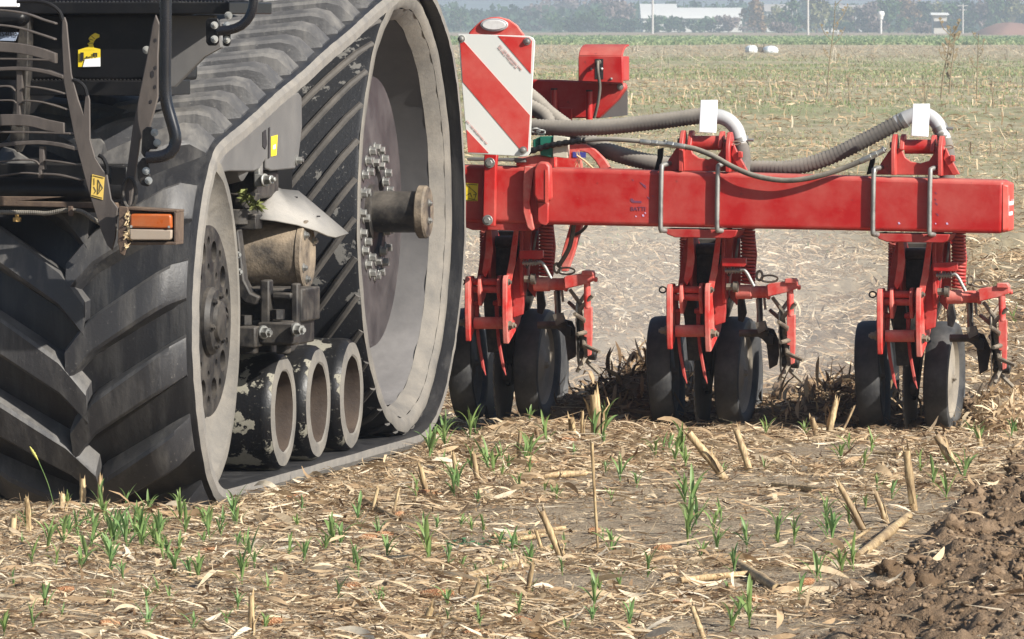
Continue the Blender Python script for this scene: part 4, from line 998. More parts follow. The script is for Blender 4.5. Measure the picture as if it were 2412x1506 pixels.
# fork with two plates and cross tubes
def plX(x, Y, y0, y1, dep, th, mat, name, cut=False):
    q = OM(); a = g.pl(x, y0, Y); b = g.pl(x, y1, Y); H = a.z-b.z
    prof = [(Y+.02, a.z), (Y+.006, a.z-.012), (Y, a.z-.03), (Y, a.z-H*.55), (Y+.012, b.z+.03), (Y+.022, b.z), (Y+.036, b.z), (Y+dep*.75, b.z+H*.25), (Y+dep, b.z+H*.5), (Y+dep*.9, a.z-.05), (Y+dep*.55, a.z)]
    q.prism([V3((a.x, y, z)) for y, z in prof], (th, 0, 0)); q.fin(name, mat, .003)
plX(1569, .13, 670, 824, .17, .018, M['red2'], 'fork_plate')
plX(1659, .10, 668, 830, .31, .019, M['red2'], 'fork_plate')
plX(1599, .15, 668, 740, .12, .013, M['red2'], 'inner_fork_plate')
plX(1645, .15, 668, 740, .12, .013, M['red2'], 'inner_fork_plate')
for xa_, ya_, xb_, yb_, Y_, r_ in ((1576, 682, 1668, 683, .20, .013), (1576, 700, 1668, 701, .21, .013), (1592, 780, 1660, 780, .20, .022)):
    q = OM(); q.cyl(g.pl(xa_, ya_, Y_), g.pl(xb_, yb_, Y_), r_, 20); q.fin('cross_tube', M['red2'], 0)
def arm(x, Y):
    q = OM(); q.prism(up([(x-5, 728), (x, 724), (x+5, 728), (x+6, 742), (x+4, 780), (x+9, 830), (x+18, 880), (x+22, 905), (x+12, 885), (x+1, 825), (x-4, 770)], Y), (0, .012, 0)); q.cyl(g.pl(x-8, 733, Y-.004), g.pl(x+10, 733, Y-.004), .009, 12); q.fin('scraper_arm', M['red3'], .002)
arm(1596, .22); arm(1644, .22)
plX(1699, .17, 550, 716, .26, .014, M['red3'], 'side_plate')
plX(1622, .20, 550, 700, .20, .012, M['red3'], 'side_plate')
for (x, y, Y) in ((1570, 779, .17), (1675, 786, .13), (1664, 683, .125)):
    q = OM(); q.hexbolt(g.pl(x, y, Y), (1 if x > 1600 else -1, -.3, 0), .013, .022); q.fin('fork_bolt', M['tooth'], 0)
q = OM(); q.tube([g.pl(1561+8*math.cos(t/14*6.283), 683+7*math.sin(t/14*6.283), .18) for t in range(14)], .003, 7, closed=True); q.fin('pin_ring', M['ink'], 0)
q = OM(); q.prism(up([(1606, 562), (1736, 562), (1730, 700), (1700, 790), (1620, 790), (1600, 700)], .52), (0, .04, 0)); q.fin('dark_backing', M['blackd'], .004)  # black backing sheet added to darken the gaps between the fork plates
# lower links, guard plates and the seed of cables that crowd the unit
q = OM(); q.prism(up([(1608, 690), (1640, 690), (1644, 760), (1648, 850), (1620, 850), (1612, 760)], .34), (0, .04, 0)); q.fin('share_leg', M['blackd'], .003)
q = OM(); q.prism(up([(1686, 560), (1698, 556), (1690, 640), (1676, 700), (1662, 700), (1676, 630)], .14), (0, .012, 0)); q.fin('link_plate', M['red2'], .002)
q = OM(); q.prism(up([(1620, 560), (1632, 556), (1636, 610), (1630, 650), (1618, 672), (1610, 660), (1618, 610)], .16), (0, .012, 0)); q.fin('link_plate', M['red2'], .002)
q = OM(); q.cyl(g.pl(1712, 676, .15), g.pl(1730, 676, .15), .014, 6); q.cyl(g.pl(1728, 676, .15), g.pl(1738, 676, .15), .02, 18); q.fin('pivot_nut', M['tooth'], 0)
q = OM(); q.prism(up([(1736, 700), (1752, 700), (1758, 738), (1750, 760), (1738, 756)], .34), (0, .02, 0)); q.fin('wheel_bracket', M['blackd'], .003)
q = OM(); q.cyl(g.pl(1784, 704, .22), g.pl(1788, 760, .22), .006, 10); q.cyl(g.pl(1800, 700, .2), g.pl(1803, 730, .2), .005, 10); q.prism(up([(1778, 760), (1800, 756), (1806, 776), (1786, 786)], .2), (0, .03, 0)); q.fin('spring_pin', M['tooth'], 0)
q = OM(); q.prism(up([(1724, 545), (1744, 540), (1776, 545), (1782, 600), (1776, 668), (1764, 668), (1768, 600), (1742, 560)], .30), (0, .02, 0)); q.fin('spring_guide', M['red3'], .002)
q = OM(); q.prism(up([(1800, 770), (1822, 776), (1838, 812), (1830, 860), (1812, 870), (1806, 820)], .30), (0, .015, 0)); q.fin('soil_guard', M['blackd'], .002)
q = OM(); q.tube(catmull([g.pl(*t) for t in ((1742, 548, .3), (1736, 590, .18), (1730, 620, .17), (1716, 650, .18))], 6), .005, 8); q.fin('cable', M['hyd'], 0)
# gauge wheels
WR = .2065
def gwheel(cx, tilt, toe):
    p = g.pl(cx, 880, .345); z = g.pl(1650, 1010, .55).z+WR
    c = V3((p.x, .55, z))
    q = MB(); q.lathe([(.145, .026), (.160, .040), (.185, .046), (.199, .042), (.2055, .030), (WR, 0), (.2055, -.030), (.199, -.042), (.185, -.046), (.160, -.040), (.145, -.026)], (0, 0, 0), n=72, mats=[0]*10)
    q.lathe([(.146, .030), (.140, .016), (.09, .010), (.06, .022), (.045, .024), (.035, .030), (0, .030)], (0, 0, 0), n=56, mats=[1]*6)
    q.lathe([(0, -.028), (.06, -.022), (.14, -.012), (.146, -.028)], (0, 0, 0), n=56, mats=[1]*3)
    q.hexbolt((.028, 0, 0), (1, 0, 0), .013, .014, mat=1)
    o = q.build('gauge_wheel', [M['wheelr'], M['wheeld']], row, sharp=32); o.location = c-off; o.rotation_euler = (0, R_(tilt), R_(toe)); return o
gwheel(1545, -3.0, 2.5); gwheel(1713, 2.0, -2.0)
# coulter
q = OM(); p = g.pl(1633, 900, .33); N = 40; cz_ = g.pl(1650, 1018, .5).z+.185
out = []
for k in range(N*2):
    a = math.pi*k/N; r_ = .196 if k % 2 else .189; out.append((r_*math.cos(a), r_*math.sin(a)))
q.prism([V3((p.x, .52+a, cz_+b)) for a, b in out], (.005, 0, 0)); q.cyl((p.x-.02, .52, cz_), (p.x+.025, .52, cz_), .035, 20); q.fin('coulter_disc', M['coulter'], 0)
# trailing closing discs
q = OM(); 
for x in (1600, 1755):
    p = g.pl(x, 900, .95); q.lathe([(0, -.002), (.18, -.002), (.19, .02), (.18, .003), (0, .003)], (p.x, 1.05, .12), n=36)
p = g.pl(1742, 740, .8); q.lathe([(.0, -.03), (.15, -.03), (.165, 0), (.15, .03), (0, .03)], (p.x, .98, .19), n=36)
q.fin('closing_disc', M['wheelr'], 0)
def copy_unit(dx, dy, ddep=0.0):
    r = row.copy(); COL.objects.link(r); r.parent = I
    t = g.pl(1650+dx, 1000+dy, .45); r.location = (t.x, .45, t.z)
    for ch in row.children:
        c = ch.copy(); COL.objects.link(c); c.parent = r
    return r
u_right = copy_unit(490, 13); u_left = copy_unit(-470, -20)
row['label'] = 'middle row unit with dusty pink fork plates'; u_right['label'] = 'outermost row unit in brightest red'; u_left['label'] = 'row unit partly hidden behind the tractor drive wheel'
# supply hose and tube at the left unit
q = MB(); q.tube(resample(catmull([g.pl(*t) for t in ((1353, 500, .10), (1350, 540, .12), (1342, 580, .12), (1330, 605, .14), (1315, 628, .16))], 8), .012), .0085, 10); q.build('down_hose', M['hyd'], I)
prm('link_strut', [(1345, 520), (1372, 524), (1350, 600), (1335, 640), (1322, 640), (1322, 600)], .45, .04, M['red2'])
q = MB(); q.tube(resample(catmull([g.pl(*t) for t in ((1385, 510, .3), (1382, 530, .3), (1370, 545, .3), (1352, 554, .3))], 8), .012), .006, 8); q.build('breather_hose', M['hyd'], I)
# ================================================================== CROP RESIDUE, SEEDLINGS, STUBS
RS = np.random.RandomState(42)
def strips(n, x, y, z, L, Wd, az, tilt, curl, seg, taper=True, roll=None, tone=None, camber=0.0):
    """n curled strips; returns verts, quads, tone"""
    s = np.linspace(-.5, .5, seg+1)[None, :]
    ang = tilt[:, None]+curl[:, None]*s
    # integrate the centre line
    ds = L[:, None]/seg
    hx = np.cumsum(np.cos(ang)*ds, 1); hz = np.cumsum(np.sin(ang)*ds, 1)
    hx -= hx.mean(1, keepdims=True); hz -= hz.min(1, keepdims=True)
    bend = (RS.rand(n)-.5)[:, None]*1.2*(s**2)*L[:, None]
    cx, sx = np.cos(az)[:, None], np.sin(az)[:, None]
    px = x[:, None]+hx*cx-bend*sx; py = y[:, None]+hx*sx+bend*cx; pz = z[:, None]+hz
    prof = (1-(np.abs(s)*2)**2.2*.85) if taper else np.ones_like(s)
    w = Wd[:, None]*prof*.5
    if roll is None: roll = RS.randn(n)*.5
    tw = roll[:, None]+(RS.randn(n)*.6)[:, None]*s
    wx = -sx*np.cos(tw)*w; wy = cx*np.cos(tw)*w; wz = np.sin(tw)*w
    A = np.stack([px-wx, py-wy, pz-wz], -1); B = np.stack([px+wx, py+wy, pz+wz], -1)
    lift = np.minimum(A[..., 2].min(1), B[..., 2].min(1))-z; A[..., 2] -= lift[:, None]-.001; B[..., 2] -= lift[:, None]-.001
    V = np.stack([A, B], 2).reshape(n, -1, 3)           # n, (seg+1)*2, 3
    k = (seg+1)*2; base = (np.arange(n)*k)[:, None]; j = np.arange(seg)*2
    Q = np.stack([base+j, base+j+1, base+j+3, base+j+2], -1).reshape(-1, 4)
    T_ = np.repeat(tone, k)
    return V.reshape(-1, 3), Q, T_
def scatter(n, d0, d1, half=.082, power=1.0):
    """even on the ground inside the wedge of field the picture shows"""
    u = RS.rand(n); d = np.sqrt(d0*d0+(d1*d1-d0*d0)*u); x = (RS.rand(n)*2-1)*half*d; return x, d
class Bag:
    def __init__(s): s.v = []; s.q = []; s.t = []; s.n = 0
    def add(s, V, Q, T_): s.v.append(V); s.q.append(Q+s.n); s.t.append(T_); s.n += len(V)
    def mesh(s, name): return quads_mesh(name, np.concatenate(s.v), np.concatenate(s.q), np.concatenate(s.t))
def keep_out(x, y):
    dx, dy = x-TF.o.x, y-TF.o.y; tx, ty = dx*CT_-dy*SN_, dx*SN_+dy*CT_
    return (tx > -.8) & (tx < .02) & (ty > -3.22) & (ty < .85)
def cover(x, y):
    """how thick the residue lies"""
    c = .20+.50*(1-sstep(-.35, .15, x-.02*(y-16)))+1.25*sstep(.43, .60, fbm(x, y, 1.3, 3, 21))+.5*(fbm(x, y, 5, 2, 22)-.5)
    cm = clod_mask(x, y); c = c*(1-np.where(y > 25.6, .35, .72)*cm)+.35*sstep(25.4, 26.5, y); c[keep_out(x, y)] = 0
    return np.clip(c, .03, 1.5)/1.5
def make_res(bag, n, d0, d1, Lr, Wr, seg, tiltS, toneR=(0, 1), half=.115, mask=True, zoff=.0, curlS=1.2):
    n = int(n*half/.082)      # the same density over a wider wedge
    x, y = scatter(n, d0, d1, half)
    if mask: k = RS.rand(n) < cover(x, y); x, y = x[k], y[k]
    n = len(x); L = Lr[0]+(Lr[1]-Lr[0])*RS.rand(n)**2.2; Wd = Wr[0]+(Wr[1]-Wr[0])*RS.rand(n)**1.5
    Wd = np.minimum(Wd, L*.5)
    z = gz(x, y)+zoff+RS.rand(n)*.010
    az = np.where(RS.rand(n) < .55, RS.randn(n)*.45, RS.rand(n)*6.283)
    bag.add(*strips(n, x, y, z, L, Wd, az, RS.randn(n)*tiltS, RS.randn(n)*curlS, seg, tone=toneR[0]+(toneR[1]-toneR[0])*RS.rand(n)))
near = Bag()
make_res(near, 170000, 15.6, 25.5, (.008, .038), (.0015, .007), 2, .16)              # chaff
make_res(near, 60000, 15.6, 25.5, (.02, .10), (.002, .010), 3, .20, (.1, .95), curlS=.7)     # leaf shreds
make_res(near, 3000, 15.6, 25.5, (.06, .15), (.012, .026), 5, .16, (.35, 1), curlS=.9)  # husks
make_res(near, 16000, 15.6, 25.5, (.04, .24), (.002, .0055), 2, .09, (.25, .95), curlS=.12)
make_res(near, 3000, 15.6, 25.5, (.05, .26), (.005, .011), 2, .08, (.5, 1), curlS=.15)     # stem splinters
make_res(near, 7000, 15.6, 25.5, (.01, .05), (.003, .012), 3, .5, (0, .35))     # dark bits
# trash rolled up by the row units: tangled leaves on the berms and a straw heap right of the outer unit
n = 1500; Xi = np.concatenate([RS.randn(500)*.14-.36, RS.randn(450)*.14+.38, RS.randn(550)*.10+1.03]); Yi = np.concatenate([.55+RS.rand(950)*.9, .35+RS.rand(550)*.5])
x = IF.o.x+Xi*CT_+Yi*SN_; y = IF.o.y-Xi*SN_+Yi*CT_; hp_ = np.concatenate([RS.rand(950)*.05, RS.rand(550)**1.5*.12*np.exp(-((Xi[950:]-1.03)/.12)**2)])
near.add(*strips(n, x, y, gz(x, y)+hp_, .03+.12*RS.rand(n), .004+.014*RS.rand(n), RS.rand(n)*6.283, RS.randn(n)*.6, RS.randn(n)*1.5, 4, tone=np.concatenate([.05+.55*RS.rand(950), .3+.6*RS.rand(550)])))
resm = NT('dry_residue'); fa = resm.n('ShaderNodeAttribute', attribute_name='tone').outputs['Fac']
rc = resm.ramp(fa, [(0, (.04, .024, .014)), (.18, (.15, .09, .05)), (.38, (.36, .24, .135)), (.62, (.58, .43, .26)), (.85, (.73, .60, .41)), (1, (.82, .73, .57))])
rn = resm.noise(70, 3, .6); rc = resm.mix(resm.ramp(rn, [(.35, .35), (.6, 0)]), rc, (.25, .165, .10)); resm.set(rc, .75, 0, .25)
tr = resm.n('ShaderNodeBsdfTranslucent'); resm.l(rc, tr.inputs[0]); mx = resm.n('ShaderNodeMixShader'); mx.inputs[0].default_value = .22
resm.l(resm.b.outputs[0], mx.inputs[1]); resm.l(tr.outputs[0], mx.inputs[2]); resm.l(mx.outputs[0], resm.out.inputs[0])
o = link('crop_residue', near.mesh('crop_residue'), None, [resm.m]); tag(o, 'dry maize husks, leaves and chaff covering the near ground', 'crop residue', kind='stuff')
mid = Bag()
make_res(mid, 60000, 25.5, 45, (.02, .15), (.004, .018), 3, .22, (.1, 1))
make_res(mid, 20000, 25.5, 60, (.05, .22), (.004, .010), 2, .16, (.25, .9), curlS=.4)
make_res(mid, 30000, 45, 90, (.05, .18), (.006, .020), 2, .12, (.3, .8))
make_res(mid, 26000, 90, 230, (.10, .26), (.015, .045), 2, .08, (.35, .75))
make_res(mid, 16000, 230, 440, (.2, .7), (.05, .16), 1, .15)
o = link('stubble_litter', mid.mesh('stubble_litter'), None, [resm.m]); tag(o, 'thin straw litter over the field behind the implement', 'straw litter', kind='stuff')
# green weeds through the middle distance
def green_mask(x, y): return sstep(.40, .62, fbm(x*1.0, y*.5, .12, 3, 31))
gb = Bag(); n = 150000; x, y = scatter(n, 30, 340, .115); k = RS.rand(n) < green_mask(x, y)*np.clip((y-25)/60, .10, 1)*.9*(1-sstep(210, 335, y))+.02; x, y = x[k], y[k]; n = len(x)
sc_ = np.clip(y/110, .6, 1.5)
gb.add(*strips(n, x, y, gz(x, y), (.035+.05*RS.rand(n))*sc_, (.010+.014*RS.rand(n))*sc_, RS.rand(n)*6.283, 1.2+RS.randn(n)*.4, RS.randn(n)*1.0, 2, tone=RS.rand(n)))
gmt = NT('weed_green'); fa = gmt.n('ShaderNodeAttribute', attribute_name='tone').outputs['Fac']; gc = gmt.ramp(fa, [(0, (.13, .18, .065)), (.5, (.25, .31, .13)), (1, (.40, .42, .21))]); gmt.set(gc, .6, 0, .3)
tr = gmt.n('ShaderNodeBsdfTranslucent'); gmt.l(gc, tr.inputs[0]); mx = gmt.n('ShaderNodeMixShader'); mx.inputs[0].default_value = .35
gmt.l(gmt.b.outputs[0], mx.inputs[1]); gmt.l(tr.outputs[0], mx.inputs[2]); gmt.l(mx.outputs[0], gmt.out.inputs[0])
o = link('field_weeds', gb.mesh('field_weeds'), None, [gmt.m]); tag(o, 'low green weeds growing through the stubble in the middle distance', 'weeds', kind='stuff')
# pale stubs of stalk standing through the middle distance
sb = Bag(); n = 2200; x, y = scatter(n, 27, 190, .115); sc_ = np.clip(y/60, .7, 2)
sb.add(*strips(n, x, y, gz(x, y)-.01, (.05+.11*RS.rand(n))*sc_**.5, (.006+.008*RS.rand(n))*sc_, RS.rand(n)*6.283, 1.25+RS.randn(n)*.35, RS.randn(n)*.2, 2, taper=False, tone=.35+.6*RS.rand(n)))
o = link('distant_stubs', sb.mesh('distant_stubs'), None, [resm.m]); tag(o, 'short dry stalk stubs standing across the field behind', 'stubble', kind='stuff')
# far green crop
cg = Bag(); n = 60000; u = RS.rand(n); y = 478+(790-478)*u**1.3; x = (RS.rand(n)*2-1)*.09*y
cg.add(*strips(n, x, y, gz(x, y)-.05, .10+.16*RS.rand(n), .15+.35*RS.rand(n), RS.rand(n)*6.283, 1.2+RS.randn(n)*.3, RS.randn(n)*.8, 2, tone=RS.rand(n)))
o = link('green_crop', cg.mesh('green_crop'), None, [gmt.m]); tag(o, 'band of green crop across the far edge of the field', 'crop', kind='stuff')

# ---- clods
def ico(r, rng_, sub=2):
    import bmesh
    bm = bmesh.new(); bmesh.ops.create_icosphere(bm, subdivisions=sub, radius=1)
    vs = np.array([v.co[:] for v in bm.verts]); fs = np.array([[v.index for v in f_.verts] for f_ in bm.faces]); bm.free(); return vs, fs
def clods(n, sub, r0, r1, pw, yr=(15.6, 27)):
    iv, iff = ico(1, None, sub)
    x = RS.rand(n)*3.4-.6; y = yr[0]+RS.rand(n)*(yr[1]-yr[0]); k = (RS.rand(n) < clod_mask(x, y)**1.5) & ~keep_out(x, y) & (np.abs(x) < .09*y); x, y = x[k], y[k]; n = len(x)
    r = r0+(r1-r0)*RS.rand(n)**pw
    sq = np.stack([r*(.7+.7*RS.rand(n)), r*(.7+.7*RS.rand(n)), r*(.6+.5*RS.rand(n))], -1)
    V = iv[None]*sq[:, None, :]
    o1, o2 = RS.rand(n)[:, None]*99, RS.rand(n)[:, None]*77
    ns = 1+1.0*(vnoise(iv[None, :, 0]*1.7+o1, iv[None, :, 1]*1.7+iv[None, :, 2]*2.3+o2, 5)-.5)+.9*(vnoise(iv[None, :, 0]*4.5+o1, iv[None, :, 1]*4.5+iv[None, :, 2]*5+o2, 6)-.5)+.35*(RS.rand(n, len(iv))-.5)
    V = V*ns[..., None]; a = RS.rand(n)*6.283; ca_, sa_ = np.cos(a)[:, None], np.sin(a)[:, None]
    V = np.stack([V[..., 0]*ca_-V[..., 1]*sa_+x[:, None], V[..., 0]*sa_+V[..., 1]*ca_+y[:, None], V[..., 2]+(gz(x, y)+r*.15)[:, None]], -1).reshape(-1, 3)
    Q = (iff[None]+(np.arange(n)*len(iv))[:, None, None]).reshape(-1, 3); return V, Q, np.repeat(RS.rand(n), len(iv))
cb1 = Bag(); cb1.add(*clods(80000, 1, .0018, .010, 2.2)); cb1.add(*clods(2400, 3, .008, .032, 2.6))
me = cb1.mesh('soil_clods')
ct = NT('clod_soil'); fa = ct.n('ShaderNodeAttribute', attribute_name='tone').outputs['Fac']; nn = ct.noise(60, 6, .7)
ct.set(ct.mix(ct.ramp(nn, [(.3, .6), (.65, 0)]), ct.ramp(fa, [(0, (.14, .093, .056)), (.6, (.235, .162, .102)), (1, (.33, .24, .16))]), (.095, .062, .038)), .95, 0, .15); ct.bump(nn, .8, .008)
o = link('soil_clods', me, None, [ct.m]); tag(o, 'crumbling brown clods of freshly turned soil', 'soil clods', kind='stuff')

# ---- green seedlings, each its own object
def blade(q, base, az, L, w, lean, droop, fold=.25, nseg=7):
    d = V3((math.cos(az), math.sin(az), 0)); up_ = V3((0, 0, 1)); s_ = V3((-math.sin(az), math.cos(az), 0)); p = V3(base); vs = []
    for i in range(nseg+1):
        t = i/nseg; an = lean+droop*t*t; wd = w*(math.sin(math.pi*min(1, (t*.86+.12)))**.8) if t < 1 else .0003
        c_ = p; e = up_*math.cos(an)+d*math.sin(an); nrm = d*math.cos(an)-up_*math.sin(an)
        vs += [c_-s_*wd/2-nrm*wd*fold, c_, c_+s_*wd/2-nrm*wd*fold]; p = p+e*(L/nseg)
    fs = []
    for i in range(nseg):
        for k_ in range(2): fs.append((i*3+k_, i*3+k_+1, (i+1)*3+k_+1, (i+1)*3+k_))
    q.add(vs, fs)
sgm = NT('seedling_green'); sn = sgm.noise(9, 4); oi = sgm.n('ShaderNodeObjectInfo'); 
sc1 = sgm.mix(sgm.ramp(sn, [(.35, 0), (.65, 1)]), (.13, .27, .09), (.30, .44, .17)); sc1 = sgm.mix(oi.outputs['Random'], sc1, sgm.mix(.5, sc1, (.30, .36, .10))); sgm.set(sc1, .45, 0, .4)
tr = sgm.n('ShaderNodeBsdfTranslucent'); sgm.l(sc1, tr.inputs[0]); mx = sgm.n('ShaderNodeMixShader'); mx.inputs[0].default_value = .4
sgm.l(sgm.b.outputs[0], mx.inputs[1]); sgm.l(tr.outputs[0], mx.inputs[2]); sgm.l(mx.outputs[0], sgm.out.inputs[0])
sr = random.Random(11); protos = []
for v_ in range(8):
    q = MB(); nb = sr.choice([3, 4, 4, 5, 5]); a0 = sr.random()*6.28
    q.tube([V3((0, 0, -.01)), V3((0, 0, .012)), V3((.001, 0, .03))], .0018, 6, rf=lambda i, m: (.0022, .002, .0016)[i])
    for b_ in range(nb):
        blade(q, (0, 0, .006+.009*b_), a0+b_*2.5+sr.uniform(-.4, .4), sr.uniform(.05, .095), sr.uniform(.007, .011), sr.uniform(.10, .6), sr.uniform(.2, 1.5))
    blade(q, (0, 0, .02), a0+1, sr.uniform(.05, .09), .009, .05, sr.uniform(.1, .5))
    ob = q.build('maize_seedling', sgm.m, None, sharp=80); protos.append(ob)
seedpx = [(110,1300,90),(190,1355,80),(75,1330,70),(300,1300,95),(270,1290,110),(330,1295,100),(245,1215,70),(350,1215,70),(372,1290,95),(480,1240,60),(550,1225,85),(555,1238,70),(205,1330,85),(130,1340,60),(165,1270,80),
 (590,1320,90),(470,1365,80),(450,1360,70),(525,1250,60),(570,1380,85),(600,1340,70),(680,1320,60),(715,1330,85),(630,1395,60),(790,1290,85),(800,1290,70),(795,1420,70),(780,1270,60),(110,1440,80),(80,1485,70),(10,1500,90),(350,1480,80),(560,1440,60),(620,1490,60),(250,1170,50),
 (845,1360,80),(830,1345,70),(910,1320,70),(840,1230,70),(880,1090,55),(915,1075,60),(1010,1080,110),(1020,1075,90),(1045,1030,70),(1050,1060,80),(1120,1030,75),(1105,1045,85),(1190,1000,80),(1195,990,60),(1245,985,60),(1180,1080,65),(1240,1080,70),(1245,1090,90),(1290,1050,85),
 (1070,1170,80),(1080,1160,95),(1110,1120,70),(1125,1195,55),(1150,1110,95),(1165,1125,80),(1225,1155,55),(1205,1310,80),(1010,1330,110),(1110,1260,60),(1140,1260,50),(1175,1290,60),(1218,1300,55),(1250,1340,70),(1055,1430,65),(1055,1470,50),(1220,1460,60),(1400,1035,85),(1420,1035,90),(1425,1050,60),
 (1460,1135,80),(1425,1115,40),(1545,1075,60),(1565,1070,55),(1590,1090,75),(1575,1070,60),(1610,1090,90),(1615,1110,75),(1630,1185,110),(1615,1190,80),(1440,1310,75),(1525,1360,80),(1480,1490,80),(1460,1390,60),(1400,1440,90),(1415,1400,55),(1640,1235,85),(1625,1260,100),(1680,1250,70),(1700,1240,60),(1620,1290,90),(1690,1300,80),(1760,1300,75),
 (1725,1005,45),(1805,1030,60),(1895,1030,50),(1980,1090,60),(2050,1070,65),(2035,1110,50),(2100,1180,60),(2170,1115,60),(2230,1100,60),(2065,1160,55),(1960,1290,100),(1950,1260,75),(2000,1240,75),(1945,1240,75),(1830,1275,100),(1870,1285,70),(2040,1200,50),(2230,1180,80),(2270,1140,90),(2310,1060,70),(2390,1010,60),(2380,1040,60),
 (1720,1490,90),(1765,1480,110),(1740,1460,80),(1925,1370,90),(1935,1360,70),(1985,1350,85),(2010,1345,95),(1730,1360,75),(1650,1320,60),(1880,1420,70),(1835,1290,60),(1800,1110,40),(1700,1120,40),(1500,1150,50),(1330,1300,50),(1350,1080,40),(1440,1180,40),(980,1180,60),(700,1250,55),(400,1420,55),(160,1200,50),(60,1240,60),
 (2420-30,760,60),(2330,720,50),(2290,1010,70),(2200,1150,70),(2150,1200,60),(890,1260,60),(1310,1180,45),(2000,1060,50)]
for k_ in range(40): seedpx.append((sr.gauss(360, 110), sr.gauss(1285, 35), sr.uniform(55, 90)))
for k_ in range(80):      # smaller shoots, thickest at the left and in the middle
    py_ = sr.uniform(1060, 1500); px_ = sr.choice((sr.gauss(330, 260), sr.gauss(330, 260), sr.gauss(1120, 150), sr.uniform(500, 2000)))
    if px_ > 1880-(py_-1100)*.2 or px_ < 5 or (px_ < 1000 and py_ < 1200): continue
    seedpx.append((px_, py_, sr.uniform(28, 62)))
cnt = 0
for (px, py, hp) in seedpx:
    x, y = gpt(px, py); z = gz1(x, y)
    # stand it where the ray really meets the uneven ground
    for it in range(6):
        d = FPX*(CH-z)/(py-HY); x, y = (px-1206)/FPX*d, d; z = gz1(x, y)
    if keep_out(np.array([x]), np.array([y]))[0]: continue
    pr = protos[cnt % len(protos)]
    ob = pr if cnt < len(protos) else pr.copy()
    if cnt >= len(protos): COL.objects.link(ob)
    hm = hp/(FPX/y); s_ = hm/.098*1.0
    ob.location = (x, y, z-.004); ob.rotation_euler = (sr.uniform(-.15, .15), sr.uniform(-.15, .15), sr.random()*6.28); ob.scale = (s_*1.05, s_*1.05, s_)
    tag(ob, 'young green maize seedling growing through the dry residue', 'seedling', 'maize seedlings sprouting in the residue'); cnt += 1

# ---- standing and leaning stalk stubs
skm = NT('dry_stalk'); sn = skm.noise(40, 5, .7, stretch=(3, 3, .4)); s2_ = skm.noise(8, 3)
skc = skm.mix(skm.ramp(sn, [(.35, 0), (.62, 1)]), (.20, .125, .06), (.56, .42, .23)); skc = skm.mix(skm.ramp(s2_, [(.45, 0), (.7, .7)]), skc, (.14, .09, .055)); skm.set(skc, .6, 0, .35); skm.bump(sn, .4, .003)
def stalk(p0, p1, w0, w1, name, label, group, cat='stalk', split=True, sheath=True, seed=0):
    sheath = sheath and seed < 200; rr = random.Random(seed); q = MB(); n_ = 9; P = []; a, b = V3(p0), V3(p1); ax = (b-a).normalized(); bend = ax.orthogonal().normalized()*rr.uniform(-.004, .004)
    for i in range(n_): t_ = i/(n_-1); P.append(a+(b-a)*t_+bend*math.sin(t_*3.14))
    node = rr.uniform(.35, .7)
    q.tube(P, w0/2, 9, rf=lambda i, m: (w0+(w1-w0)*i/(m-1))/2*(1.18 if abs(i/(m-1)-node) < .07 else 1))
    # ragged cut end
    side_ = ax.orthogonal().normalized(); s3 = ax.cross(side_)
    for k_ in range(5):
        an = rr.uniform(0, 6.28); e = (side_*math.cos(an)+s3*math.sin(an)); c_ = b+e*w1*.42; h_ = rr.uniform(.4, 1.6)*w1; t_ = ax.cross(e)
        q.add([c_-t_*w1*.25-ax*w1*.4, c_+t_*w1*.25-ax*w1*.4, c_+ax*h_+e*w1*.1], [(0, 1, 2)])
    if sheath:
        for k_ in range(rr.choice([1, 2, 3])):
            an = rr.uniform(0, 6.28); e = (side_*math.cos(an)+s3*math.sin(an)); t_ = ax.cross(e); st_ = a+(b-a)*rr.uniform(0, .3); L_ = (b-a).length*rr.uniform(.4, .9); vs = []
            for j in range(6):
                u = j/5; c_ = st_+ax*L_*u+e*(w0*.55+w0*1.2*u*u*rr.uniform(.4, 1.3)); ww = w0*.35*(1-u*.8); vs += [c_-t_*ww, c_+t_*ww]
            q.add(vs, [(j*2, j*2+1, j*2+3, j*2+2) for j in range(5)])
    o_ = q.build(name, skm.m, None, sharp=60); return tag(o_, label, cat, group)
def base_at(px, py):
    x, y = gpt(px, py); z = gz1(x, y)
    for it in range(6):
        d = FPX*(CH-z)/(py-HY); x, y = (px-1206)/FPX*d, d; z = gz1(x, y)
    return x, y, z
